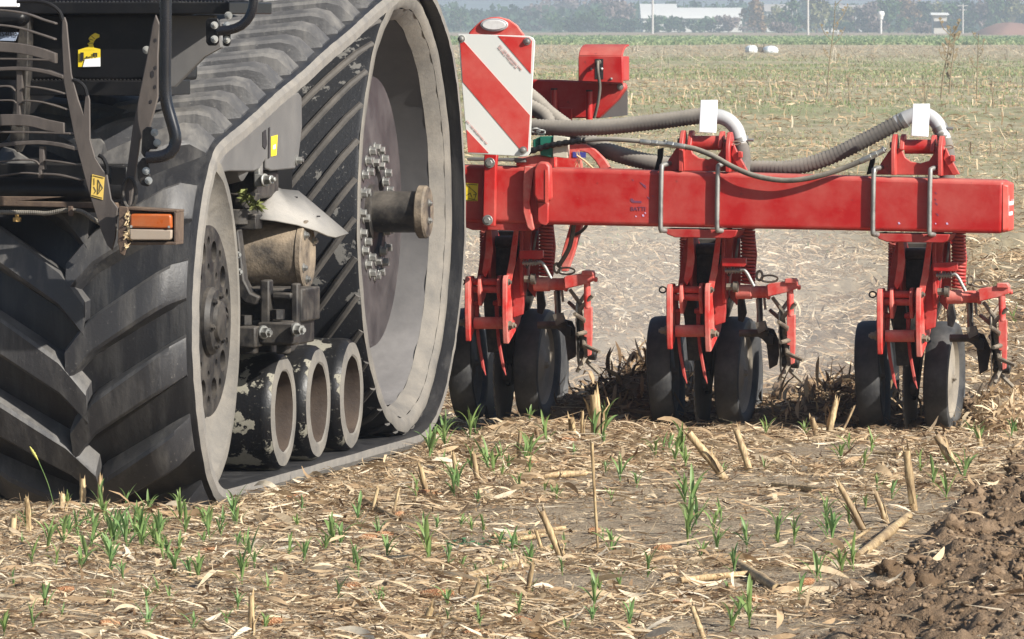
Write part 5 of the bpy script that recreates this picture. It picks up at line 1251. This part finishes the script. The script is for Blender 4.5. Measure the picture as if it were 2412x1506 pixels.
stubs = [  # base px, top px, width px, lean towards/away, label
 (192,1200,194,1128,15,'straight cut stalk stub in front of the tractor tread'),
 (238,1200,236,1125,12,'split twin stalk stub in front of the tractor tread, right of the straight one'),
 (68,1260,62,1175,13,'short stub with thin broken leaf at the left edge below the tread'),
 (150,1210,146,1165,16,'stumpy broken stub just left of the straight cut stub'),
 (30,1272,32,1222,18,'thick short stub nearest the left edge under the tractor'),
 (590,1506,592,1402,15,'pale bleached stub at the bottom edge of the picture, left of centre'),
 (1330,1322,1275,1205,17,'thick leaning yellow stub beside the tall thin stalk'),
 (1285,1300,1262,1250,9,'small split piece leaning on the thick yellow stub'),
 (1240,1400,1255,1330,12,'dark upright stub stuck behind a lying pale stalk'),
 (995,1470,1015,1432,18,'short yellow stub at the bottom with a dark split leaf rising from it'),
 (1105,1425,1128,1375,13,'small leaning stub right of the short yellow stub'),
 (1010,1168,990,1100,13,'split leaning stub below the drive wheel'),
 (1080,1140,1068,1072,11,'narrow stub among seedlings below the drive wheel'),
 (1130,1135,1115,1070,12,'narrow leaning stub between two green seedlings'),
 (1222,1078,1226,1015,10,'brown upright stub in front of the left gauge wheel'),
 (1268,1065,1262,1010,10,'thin stub right of the brown upright stub'),
 (1352,1030,1345,985,17,'broad short stub in front of the dark turned soil'),
 (1412,1035,1400,930,26,'frayed broken stub standing before the gap between two row units'),
 (1372,1030,1372,970,8,'thin stick beside the frayed broken stub'),
 (1720,1130,1622,1020,20,'long leaning frayed stub in front of the middle row unit'),
 (1770,1115,1735,1015,17,'dark leaning stub beneath the middle gauge wheel'),
 (1950,1030,1970,945,15,'leaning stub with ragged top between the two right row units'),
 (1968,1020,2012,958,6,'thin twig crossing the ragged leaning stub'),
 (1925,1035,1912,985,14,'clump of frayed stub left of the ragged leaning stub'),
 (2045,1255,1978,1145,15,'pale leaning stub with split top at the centre right'),
 (2155,1205,2135,1062,20,'tall grey brown stub left of the clods'),
 (2095,1235,2062,1162,13,'dark leaning stub between two taller stubs'),
 (2262,1108,2205,1025,20,'thick hollow stub in front of the outer gauge wheel'),
 (2315,1060,2302,1010,12,'dark short stub right of the outer gauge wheel'),
 (2400,1015,2380,965,13,'yellow stub at the right edge'),
 (1665,1506,1630,1430,13,'brown stub rising from the bottom edge right of centre'),
 (875,1215,890,1150,9,'thin broken stub left of the leaning split stub'),
 (925,1215,940,1150,7,'thin twig next to the thin broken stub'),
]
for i, (bx0, by0, tx0, ty0, w, lab) in enumerate(stubs):
    x, y, z = base_at(bx0, by0); s_ = FPX/y; dl = sr.uniform(-.03, .05)
    top = W(tx0, ty0, y+dl)
    stalk((x, y, z-.02), top, w/s_, w/s_*.92, 'stalk_stub', lab, 'stubs of cut maize stalk', seed=i)
x, y, z = base_at(1410, 1308)
o = stalk((x, y, z-.02), W(1394, 1045, y-.05), .0065, .010, 'tall_stalk', 'tall thin dry stalk standing alone in the foreground', None, seed=99, sheath=False); del_g = o
x, y, z = base_at(130, 1210)
# foxtail
q = MB(); p0_ = V3((x, y, z)); p1_ = W(90, 1085, y-.05); p2_ = W(70, 1052, y-.05); q.tube(catmull([p0_, (p0_+p1_)/2+V3((.004, 0, .004)), p1_], 5), .0012, 6, mat=0)
q.tube(catmull([p1_, (p1_+p2_)/2, p2_], 5), .004, 8, rf=lambda i, m: .0048*math.sin(3.1*(i+.7)/(m+.6))*(1 if i % 2 else .75), mat=1)
o = q.build('foxtail_grass', [sgm.m, plain('foxtail_head', (.42, .40, .10), .7)], None); tag(o, 'single foxtail grass with a yellow seed head before the tread', 'grass')
# lying stalks
lying = [((1070,1380),(1235,1335),24,'thick pale stalk lying across the foreground behind the dark upright stub'),((860,1470),(1060,1462),12,'thin straight straw lying at the bottom left of centre'),((970,1300),(1050,1298),16,'short yellow stalk piece lying left of the creeping weed'),
 ((2020,1325),(2140,1235),24,'frayed pale stalk lying up to the edge of the clods'),((1905,1345),(2050,1260),9,'thin straw leaning against the frayed pale stalk'),((850,1425),(1170,1395),8,'long thin reed lying left of centre'),((1160,1270),(1330,1250),12,'yellow stalk lying behind the thick leaning stub'),
 ((1255,1130),(1380,1125),16,'short stalk lying right of the narrow stubs'),((1150,1285),(1310,1262),12,'straw lying at the foot of the thick leaning stub'),((1600,1375),(1760,1362),16,'brown stalk lying at the right of the foreground'),((1735,1340),(1830,1400),24,'dark weathered stalk lying before the clods'),
 ((2060,1075),(2260,1085),10,'straight straw lying in front of the outer row unit'),((2310,1500),(2412,1480),12,'straw lying on the bottom right corner'),((1300,965),(1180,1000),7,'dry leaf stem lying before the left gauge wheel'),((1820,1150),(1960,1165),14,'pale husk stalk lying at the centre right'),((720,1265),(840,1275),9,'thin yellow straw lying below the belt'),((860,1190),(940,1230),12,'brown straw lying below the drive wheel')]
for i, (a_, b_, w, lab) in enumerate(lying):
    x0, y0, z0 = base_at(*a_); x1, y1, z1 = base_at(*b_); s_ = FPX/y0
    stalk((x0, y0, z0+w/s_*.5), (x1, y1, z1+w/s_*.55), w/s_, w/s_*.9, 'lying_stalk', lab, 'stalks lying on the ground', seed=200+i)
# cobs
cobm = NT('cob_orange'); cn = cobm.n('ShaderNodeTexVoronoi'); cn.inputs['Scale'].default_value = 170; cobm.l(cobm.tc.outputs['Object'], cn.inputs[0])
cobm.set(cobm.mix(cobm.ramp(cn.outputs['Distance'], [(.1, 0), (.55, 1)]), (.56, .36, .20), (.26, .115, .055)), .8, 0, .2); cobm.bump(cn.outputs['Distance'], .8, -.003)
cob0 = None
for i, (px, py, wpx, az) in enumerate([(1010,1410-240,60,.1),(1030,1410,80,-.2),(1120,1495,60,.2),(900,1260,55,.1),(1220,1470,70,-.5),(1340,1045,40,.4),(865,1275,45,0),(700,1180,55,.2),(830,1390,40,.3),(940,1215,30,.6),(1055,1105,35,.2),(2080,1048,50,.1),(1250,1100,45,0),(330,1230,40,.2),(490,1310,40,.1),(420,1305,35,0),(1560,1300,45,.2),(1440,1305,40,.1),(1400,1245,30,.3),(1900,1380,40,.5),(640,1480,50,.3),(1590,1430,60,.1),(1780,1420,45,1),(260,1480,60,.6),(1395,995,36,.4),(1725,1385,40,.8),(150,1400,50,.2)]):
    x, y, z = base_at(px, py); L_ = wpx/(FPX/y)
    if cob0 is None:
        q = MB(); prof = []
        for j in range(15): t_ = j/14; prof.append((.013*math.sin(math.pi*min(1, .1+t_*.82))**.5*(1+.06*(j % 2)), -.045+.09*t_))
        q.lathe([(0, -.045)]+prof+[(0, .045)], (0, 0, 0), n=20, wob=lambda a, j: .0009*math.sin(a*10+j*3.1)); cob0 = q.build('corn_cob', cobm.m, None); ob = cob0
    else: ob = cob0.copy(); COL.objects.link(ob)
    ob.location = (x, y, z+.010); ob.rotation_euler = (sr.random()*3, sr.uniform(-.15, .15), az); s_ = L_/.09*1.0; ob.scale = (s_, max(.8, min(1.2, s_)), max(.8, min(1.2, s_)))
    tag(ob, 'bare orange brown corn cob lying among the husks', 'corn cob', 'corn cobs left on the ground')
# creeping weed
q = MB()
for k_ in range(70):
    u = sr.random(); x, y, z = base_at(1050+u*180, 1292-8*u+sr.uniform(-6, 6)); r_ = sr.uniform(.006, .013); a_ = sr.random()*6.28; c_ = V3((x, y, z+sr.uniform(.004, .018)))
    q.add([c_+V3((math.cos(a_+t_)*r_*(1 if j % 2 else .55), math.sin(a_+t_)*r_*(1 if j % 2 else .55), sr.uniform(0, .006))) for j, t_ in enumerate([i_*.785 for i_ in range(8)])], [tuple(range(8))])
o = q.build('creeping_weed', plain('creeping_weed_leaf', (.05, .14, .06), .6, var=.3), None); tag(o, 'dark green creeping weed with small lobed leaves on bare soil', 'weed')

# ================================================================== FAR BACKGROUND
def tree(px, base_py, top_py, wpx, col, seed, d=None, lab=None):
    d = d or FPX*CH/(base_py-HY); s_ = FPX/d; h = 1.15*(base_py-top_py)/s_; w = wpx/s_; x = (px-1206)/s_; rr = np.random.RandomState(seed)
    r_ = empty('tree', (x, d, 0)); tq = MB(); tq.tube([(0, 0, -.3), (rr.randn()*.02*h, 0, h*.35), (rr.randn()*.04*h, 0, h*.75)], .03*h, 7, rf=lambda i, m: h*(.035, .025, .008)[i])
    for k_ in range(4):
        a_ = rr.rand()*6.28; z_ = h*(.2+.12*k_); tq.tube([(0, 0, z_), (math.cos(a_)*w*.3, math.sin(a_)*w*.3, z_+h*.2)], h*.012, 5)
    tq.build('trunk', TM['trunk'], r_)
    n_ = 900; nb_ = 12; cc = np.stack([rr.randn(nb_)*w*.20, rr.randn(nb_)*w*.18, h*(.16+.68*rr.rand(nb_))], -1); cc[:, 0] *= (1.15-np.abs(cc[:, 2]/h-.45)); cr = w*(.16+.14*rr.rand(nb_)); b_ = rr.randint(0, nb_, n_)
    v = rr.randn(n_, 3); v /= np.linalg.norm(v, axis=1, keepdims=True); P = cc[b_]+v*(cr[b_]*rr.rand(n_)**.35)[:, None]*np.array([1, 1, min(1.6, .9*h/w)])
    P[:, 2] = np.clip(P[:, 2], .02*h, h)
    s__ = np.array(.035*w+.03*h)*(.4+rr.rand(n_)); a = rr.randn(n_, 3); a /= np.linalg.norm(a, axis=1, keepdims=True); b = np.cross(a, rr.randn(n_, 3)); b /= np.linalg.norm(b, axis=1, keepdims=True)
    a *= s__[:, None]; b *= s__[:, None]*.7
    V = np.stack([P-a, P-b*.8, P+a, P+b], 1).reshape(-1, 3); Q = np.arange(n_*4).reshape(-1, 4)
    me = quads_mesh('crown', V, Q, np.repeat(rr.rand(n_), 4)); me.materials.append(TM[col]); c_ = bpy.data.objects.new('crown', me); COL.objects.link(c_); c_.parent = r_
    return tag(r_, lab or 'hazy tree', 'tree', 'trees along the far edge of the field')
TM = {'trunk': plain('bark', (.12, .09, .07), .9)}
for nm, a_, b_ in (('g', (.030, .075, .028), (.085, .14, .05)), ('d', (.022, .050, .030), (.05, .085, .045)), ('o', (.16, .10, .05), (.28, .18, .09)), ('y', (.12, .13, .05), (.22, .20, .09)), ('p', (.14, .10, .09), (.22, .17, .15))):
    t_ = NT('foliage_'+nm); fa = t_.n('ShaderNodeAttribute', attribute_name='tone').outputs['Fac']; t_.set(t_.ramp(fa, [(0, a_), (1, b_)]), .8, 0, .2); TM[nm] = t_.m
KN = {'g': 'green', 'd': 'dark green', 'o': 'orange brown autumn', 'y': 'yellow green', 'p': 'pinkish bare'}
TL = [ # px, base, top, width, colour, place words
 (1085,76,24,60,'g','left of the red lamp bracket'),(1120,74,30,60,'d','directly above the warning board, left one'),(1205,74,16,60,'d','just right of the oval lamp'),(1215,74,34,40,'g','low, in front, just right of the oval lamp'),(1265,74,14,80,'p','broad, above the right edge of the warning board'),(1330,72,4,110,'p','tallest pinkish one, above the board and the control box'),
 (1318,77,38,50,'g','low bush left of the control box'),(1350,77,46,60,'d','low bush above the control box, left'),(1395,77,28,90,'g','wide one right above the control box'),(1410,74,4,90,'p','tall, behind the wide green one'),(1460,76,10,80,'p','right of the control box top'),(1450,77,46,60,'d','low, left of the pale shed'),(1490,77,48,60,'d','low, in front of the left end of the pale shed'),(1478,74,20,70,'p','touching the left end of the pale shed'),
 (1545,77,40,70,'g','in front of the pale shed, first from the left'),(1600,77,44,80,'d','in front of the pale shed, second from the left'),(1660,77,44,80,'g','in front of the pale shed, third from the left'),(1715,77,42,80,'p','in front of the pale shed, at its right end'),(1735,72,-4,60,'d','behind the right end of the pale shed'),
 (1778,78,4,50,'o','slim orange one just right of the pale shed'),(1800,77,34,60,'y','low, beside the slim orange one'),(1830,77,22,60,'y','second right of the slim orange one'),(1865,78,8,60,'g','left of the tall light pole'),(1880,74,0,50,'d','behind the tall light pole'),(1925,78,4,60,'y','right of the tall light pole'),(1955,77,16,50,'g','behind the tall dry weed'),(1985,77,24,60,'y','right of the tall dry weed'),(2020,77,20,60,'p','left of the round white tank'),
 (2045,77,30,50,'d','in front of the long grey shed'),(2060,77,0,80,'p','behind the round white tank'),(2095,78,4,60,'g','above the bright low bush'),(2115,78,46,50,'g','bright green low bush'),(2140,77,0,70,'o','over the white house'),(2175,77,8,60,'d','right of the white house'),(2205,77,14,60,'y','between the two white houses'),(2240,77,4,70,'g','right of the small white house'),(2275,77,0,60,'d','behind the right hand pole'),(2310,77,8,60,'p','right of the right hand pole'),(2345,77,0,70,'g','above the brown mound, left'),(2330,78,50,40,'d','low bush left of the brown mound'),(2385,77,2,70,'y','above the brown mound'),(2420,76,8,60,'d','at the right edge behind the mound'),(2070,78,52,50,'p','low, under the round white tank'),(1990,78,54,60,'d','low, left of the round white tank'),(2180,79,56,60,'p','low, in front of the small white house'),(2250,79,54,60,'d','low, left of the right hand pole'),(1840,79,56,70,'p','low, left of the tall light pole')]
for i, (px, bpy_, tp, w, c_, pl_) in enumerate(TL):
    tree(px, bpy_, tp, w, c_, 500+i, lab='%s tree %s' % (KN[c_], pl_) if 'bush' not in pl_ and 'one' not in pl_ else '%s tree, the %s' % (KN[c_], pl_))
for i in range(26):    # hazier second row farther off
    px = 1075+i*53+sr.uniform(-15, 15); tp = sr.uniform(22, 44) if px < 1760 else sr.uniform(0, 22)
    tree(px, 72, tp, sr.uniform(60, 110), sr.choice('ddgp'), 900+i, d=1750+sr.uniform(0, 200), lab='faint hazy tree in the row behind the far trees')['group'] = 'second row of faint trees'
n = 60000; rr = np.random.RandomState(77); x = rr.uniform(-520, 520, n); y = rr.uniform(1350, 1700, n); hh = 2.6+4.2*fbm(x, y*.3, .035, 3, 88)*(1+.25*sstep(20, 60, x)); z = hh*rr.rand(n)**.7
v = rr.randn(n, 3); v /= np.linalg.norm(v, axis=1, keepdims=True); b = np.cross(v, rr.randn(n, 3)); b /= np.linalg.norm(b, axis=1, keepdims=True); sc_ = (.35+.7*rr.rand(n))[:, None]; P = np.stack([x, y, z], -1)
me = quads_mesh('far_woods', np.stack([P-v*sc_, P-b*sc_*.8, P+v*sc_, P+b*sc_*.8], 1).reshape(-1, 3), np.arange(n*4).reshape(-1, 4), np.repeat(fbm(x, y, .06, 2, 90), 4))
o = link('far_woods', me, None, [TM['d']]); tag(o, 'low hazy belt of woods closing the horizon behind the nearer trees', 'woods', kind='stuff')
def bld(name, cat, lab, x0, x1, ytop, yb, d, roof, mat, mroof, depth=14, peak=None):
    a_ = W(x0, ytop, d); b_ = W(x1, yb, d); r_ = empty(name, ((a_.x+b_.x)/2, d, 0)); hw = (b_.x-a_.x)/2; z1 = a_.z-roof; zt = a_.z
    q = MB(); q.box((0, depth/2, z1/2-.5), (hw*2, depth, z1+1)); q.build('wall', mat, r_)
    q = MB(); pk = hw*.0
    vs = [(-hw-.4, -.5, z1), (hw+.4, -.5, z1), (hw+.4, depth+.5, z1), (-hw-.4, depth+.5, z1), (-hw-.4, depth/2, zt), (hw+.4, depth/2, zt)]
    q.add(vs, [(0, 1, 5, 4), (2, 3, 4, 5), (0, 4, 3), (1, 2, 5), (3, 2, 1, 0)]); q.build('roof', mroof, r_)
    q = MB(); nwin = max(2, int(hw*2/4))
    for k_ in range(nwin):
        xx_ = -hw+(k_+.5)*2*hw/nwin; q = MB(); q.box((xx_, -.04, z1*.5), (1.2, .1, 1.0)); q.build('window', M['ink'], r_)
    return tag(r_, lab, cat)
wm = plain('pale_wall', (.62, .60, .56), .8); rm_ = plain('pale_roof', (.80, .78, .72), .7); gm_ = plain('grey_roof', (.46, .42, .38), .8); bm_ = plain('reddish_roof', (.34, .17, .12), .9)
bld('long_shed', 'shed', 'long pale cream roofed shed behind the trees', 1515, 1748, 18, 60, 1250, 2.0, wm, rm_, 20)
bld('gabled_hall', 'hall', 'low gabled white hall at the left end of the long pale shed', 1514, 1592, 9, 60, 1290, 2.4, wm, rm_, 20)
bld('grey_shed', 'shed', 'grey brown shed among the trees left of the tall light pole', 1806, 1868, 10, 60, 1300, 1.4, wm, gm_)
bld('flat_shed', 'shed', 'long grey roofed shed left of the round white tank', 1940, 2056, 12, 60, 1300, 1.5, wm, gm_)
bld('small_house', 'house', 'small white house with a flat pale roof before the trees', 2200, 2230, 30, 62, 1060, .4, plain('cream_house_wall', (.50, .47, .42), .8), rm_, 6)
bld('village_house', 'house', 'faint pale house between the leftmost trees', 1308, 1352, 26, 60, 1500, 1.4, wm, gm_)
# brown mound
q = MB(); q.lathe([(0, 1.75), (1.6, 1.6), (3.2, 1.0), (4.8, .2), (5.2, -.4)], (0, 0, 0), axis='Z', n=28, wob=lambda a, j: .3*math.sin(a*5+j))
o = q.build('earth_mound', plain('red_earth', (.24, .13, .10), .95), None); o.location = W(2377, 81, 960); o.location.z = 0; tag(o, 'low reddish brown mound at the far right', 'mound')
# water tank
q = MB(); r_ = empty('water_tank', (W(2075, 70, 1060).x, 1060, 0)); q.lathe([(0, 2.2), (.35, 2.25), (.4, 2.7), (.55, 2.9), (.55, 3.3), (.4, 3.5), (0, 3.55)], (0, 0, 0), axis='Z', n=24); q.build('tank', rm_, r_)
q = MB(); q.cyl((0, 0, -.5), (0, 0, 2.2), .18, 10); q.build('stem', wm, r_); tag(r_, 'small white water tank on a thin post', 'tank')
def pole(px, by, ty, wpx, lab, tilt=0, mat=None):
    d = FPX*CH/(by-HY); s_ = FPX/d; r_ = empty('utility_pole', ((px-1206)/s_, d, 0)); h = (by-ty)/s_
    q = MB(); q.tube([(0, 0, -.5), (tilt*h, 0, h)], wpx/s_/2, 10, rf=lambda i, m: wpx/s_/2*(1, .75)[i]); q.build('post', mat or pm_, r_)
    q = MB(); q.box((tilt*h, 0, h-.25), (1.6, .12, .12)); q.box((tilt*h, .12, h-.9), (1.2, .10, .10)); q.build('crossarm', pm_, r_)
    return tag(r_, lab, 'pole', 'utility poles beyond the field')
pm_ = plain('pale_concrete', (.50, .47, .43), .9)
pole(1537, 80, -40, 6, 'pale pole in front of the left end of the long shed', .004); pole(1903, 83, -60, 6, 'tallest pale pole, right of the middle trees'); pole(1876, 78, 6, 3, 'thin short pole just left of the tallest one'); pole(2268, 80, 10, 4, 'thin pole in front of the right hand trees'); pole(1459, 76, -20, 4, 'thin faint pole left of the long shed'); pole(1973, 84, 70, 4, 'short white marker post in the far verge')
# white bags in the field
bagm = plain('white_plastic_bag', (.66, .71, .74), .6, var=.15, scale=3)
for i, (px, wpx, lab) in enumerate(((1770, 30, 'left white plastic bundle lying far out in the field'), (1815, 36, 'right white plastic bundle lying far out in the field'))):
    d = FPX*CH/(124-HY); s_ = FPX/d; q = MB(); hh = 17/s_; ww = wpx/s_/2
    q.lathe([(0, hh), (ww*.5, hh*.95), (ww*.85, hh*.72), (ww, hh*.35), (ww*.93, 0), (ww*.8, -.05)], (0, 0, 0), axis='Z', n=30, wob=lambda a, j: ww*.09*math.sin(a*5+j+i)+ww*.05*math.sin(a*11))
    o = q.build('plastic_bundle', bagm, None, sharp=60); o.location = ((px-1206)/s_, d, gz1((px-1206)/s_, d)); tag(o, lab, 'bundle')
d = FPX*CH/(124-HY); s_ = FPX/d; q = MB(); q.lathe([(0, 14/s_), (8/s_, 12/s_), (13/s_, 5/s_), (13/s_, -.05)], (0, 0, 0), axis='Z', n=16, wob=lambda a, j: .04*math.sin(a*4+j)); q.tube([(.1, 0, 0), (.16, 0, 20/s_)], .03, 6)
o = q.build('brown_sack', plain('brown_sack_cloth', (.10, .085, .06), .9), None); o.location = ((1793-1206)/s_, d+.2, gz1((1793-1206)/s_, d)); tag(o, 'dark brown sack between the two white bundles', 'sack')
# tall dry weeds in the middle distance
dwm = plain('dry_weed_stem', (.20, .155, .09), .8, var=.3)
def tall_weed(px, by, ty, lean, branches, lab, wpx=5, seed=0):
    rr = random.Random(seed); d = FPX*CH/(by-HY); s_ = FPX/d; x = (px-1206)/s_; h = (by-ty)/s_; q = MB(); z0 = gz1(x, d)
    pts = catmull([V3((0, 0, -.1)), V3((lean*h*.3, 0, h*.35)), V3((lean*h*.8, .05, h*.7)), V3((lean*h, 0, h))], 6); m_ = len(pts)
    q.tube(pts, .01, 6, rf=lambda i, mm: wpx/s_/2*(1-.6*i/(mm-1)))
    for k_ in range(branches):
        t_ = rr.uniform(.3, .98); c_ = pts[int(t_*(m_-1))]; sd = rr.choice((-1, 1)); L_ = h*rr.uniform(.07, .28)
        e = c_+V3((sd*L_*.55, rr.uniform(-.1, .1), L_*.8)); q.tube([c_, (c_+e)/2+V3((sd*L_*.08, 0, -.02)), e], .004, 5, rf=lambda i, mm: wpx/s_*.22)
        for j in range(3): f_ = c_+(e-c_)*rr.uniform(.4, 1); s__ = wpx/s_*rr.uniform(.5, 1.1); q.add([f_, f_+V3((s__, 0, s__)), f_+V3((0, .01, s__*1.8)), f_+V3((-s__, 0, s__))], [(0, 1, 2, 3)])
    o = q.build('dry_weed', dwm, None); o.location = (x, d, z0); return tag(o, lab, 'dry weed')
tall_weed(1947, 235, 5, .09, 7, 'tallest single dry weed stem standing in front of the far trees', 4, 1)
tall_weed(2215, 235, 70, .15, 12, 'branching dry weed leaning right near the upper right', 5, 2)
tall_weed(2235, 228, 95, .10, 9, 'second branching dry weed just right of the leaning one', 5, 3)
tall_weed(2300, 240, 80, .03, 6, 'straight dry weed stem at the far right of the weed group', 4, 4)
tall_weed(2000, 245, 188, .0, 3, 'short pale dry weed right of the tallest one', 4, 5)
tall_weed(2178, 240, 198, .0, 3, 'short dark dry weed left of the branching ones', 4, 6)
tall_weed(2340, 260, 190, -.05, 4, 'short yellow dry weed near the right edge', 4, 7)
# hills
q = MB(); hx = np.linspace(-900, 900, 60); prof = [(float(x_), 3200+0, 4+22*float(fbm(np.array([x_]), np.array([0.]), .004, 4, 71)[0])*(1.2 if x_ < 100 else .5)) for x_ in hx]
vs = []; 
for x_, y_, z_ in prof: vs += [(x_, y_-150, -3), (x_, y_, z_), (x_, y_+200, -3)]
q.add(vs, [(i*3+k_, (i+1)*3+k_, (i+1)*3+k_+1, i*3+k_+1) for i in range(len(prof)-1) for k_ in (0, 1)])
o = q.build('hills', plain('hill_green', (.07, .09, .07), .95), None); tag(o, kind='structure')
# haze and dust
def volbox(name, lo, hi, dens, col, ani=.3):
    q = MB(); q.box([(a_+b_)/2 for a_, b_ in zip(lo, hi)], [b_-a_ for a_, b_ in zip(lo, hi)]); m_ = bpy.data.materials.new(name+'_air'); m_.use_nodes = True; n_ = m_.node_tree; n_.nodes.remove(n_.nodes['Principled BSDF'])
    v = n_.nodes.new('ShaderNodeVolumePrincipled'); v.inputs['Color'].default_value = (*col, 1); v.inputs['Density'].default_value = dens; v.inputs['Anisotropy'].default_value = ani
    n_.links.new(v.outputs[0], n_.nodes['Material Output'].inputs['Volume']); o = q.build(name, m_, None, smooth=False); return o, n_, v
o, _, _ = volbox('haze', (-3000, -40, -15), (3000, 4000, 60), .00058, (.76, .84, .97)); tag(o, 'pale blue autumn haze over the fields', 'haze', kind='stuff')

vs_, fs_ = ico(1, None, 3); q = MB(); q.add([(a*(1+.05*math.sin(4*b+c_)), b*(1+.05*math.sin(5*c_)), c_*(1+.06*math.sin(4*a))) for a, b, c_ in vs_.tolist()], fs_.tolist())
m_ = bpy.data.materials.new('dust_air'); m_.use_nodes = True; n_ = m_.node_tree; n_.nodes.remove(n_.nodes['Principled BSDF']); v = n_.nodes.new('ShaderNodeVolumePrincipled')
v.inputs['Color'].default_value = (.90, .86, .82, 1); v.inputs['Density'].default_value = .15; n_.links.new(v.outputs[0], n_.nodes['Material Output'].inputs['Volume'])
o = q.build('dust_cloud', m_, None); o.location = (.50, 27.6, .35); o.scale = (1.15, 1.7, .55); tag(o, 'thin pale dust drifting behind the row units', 'dust', kind='stuff')
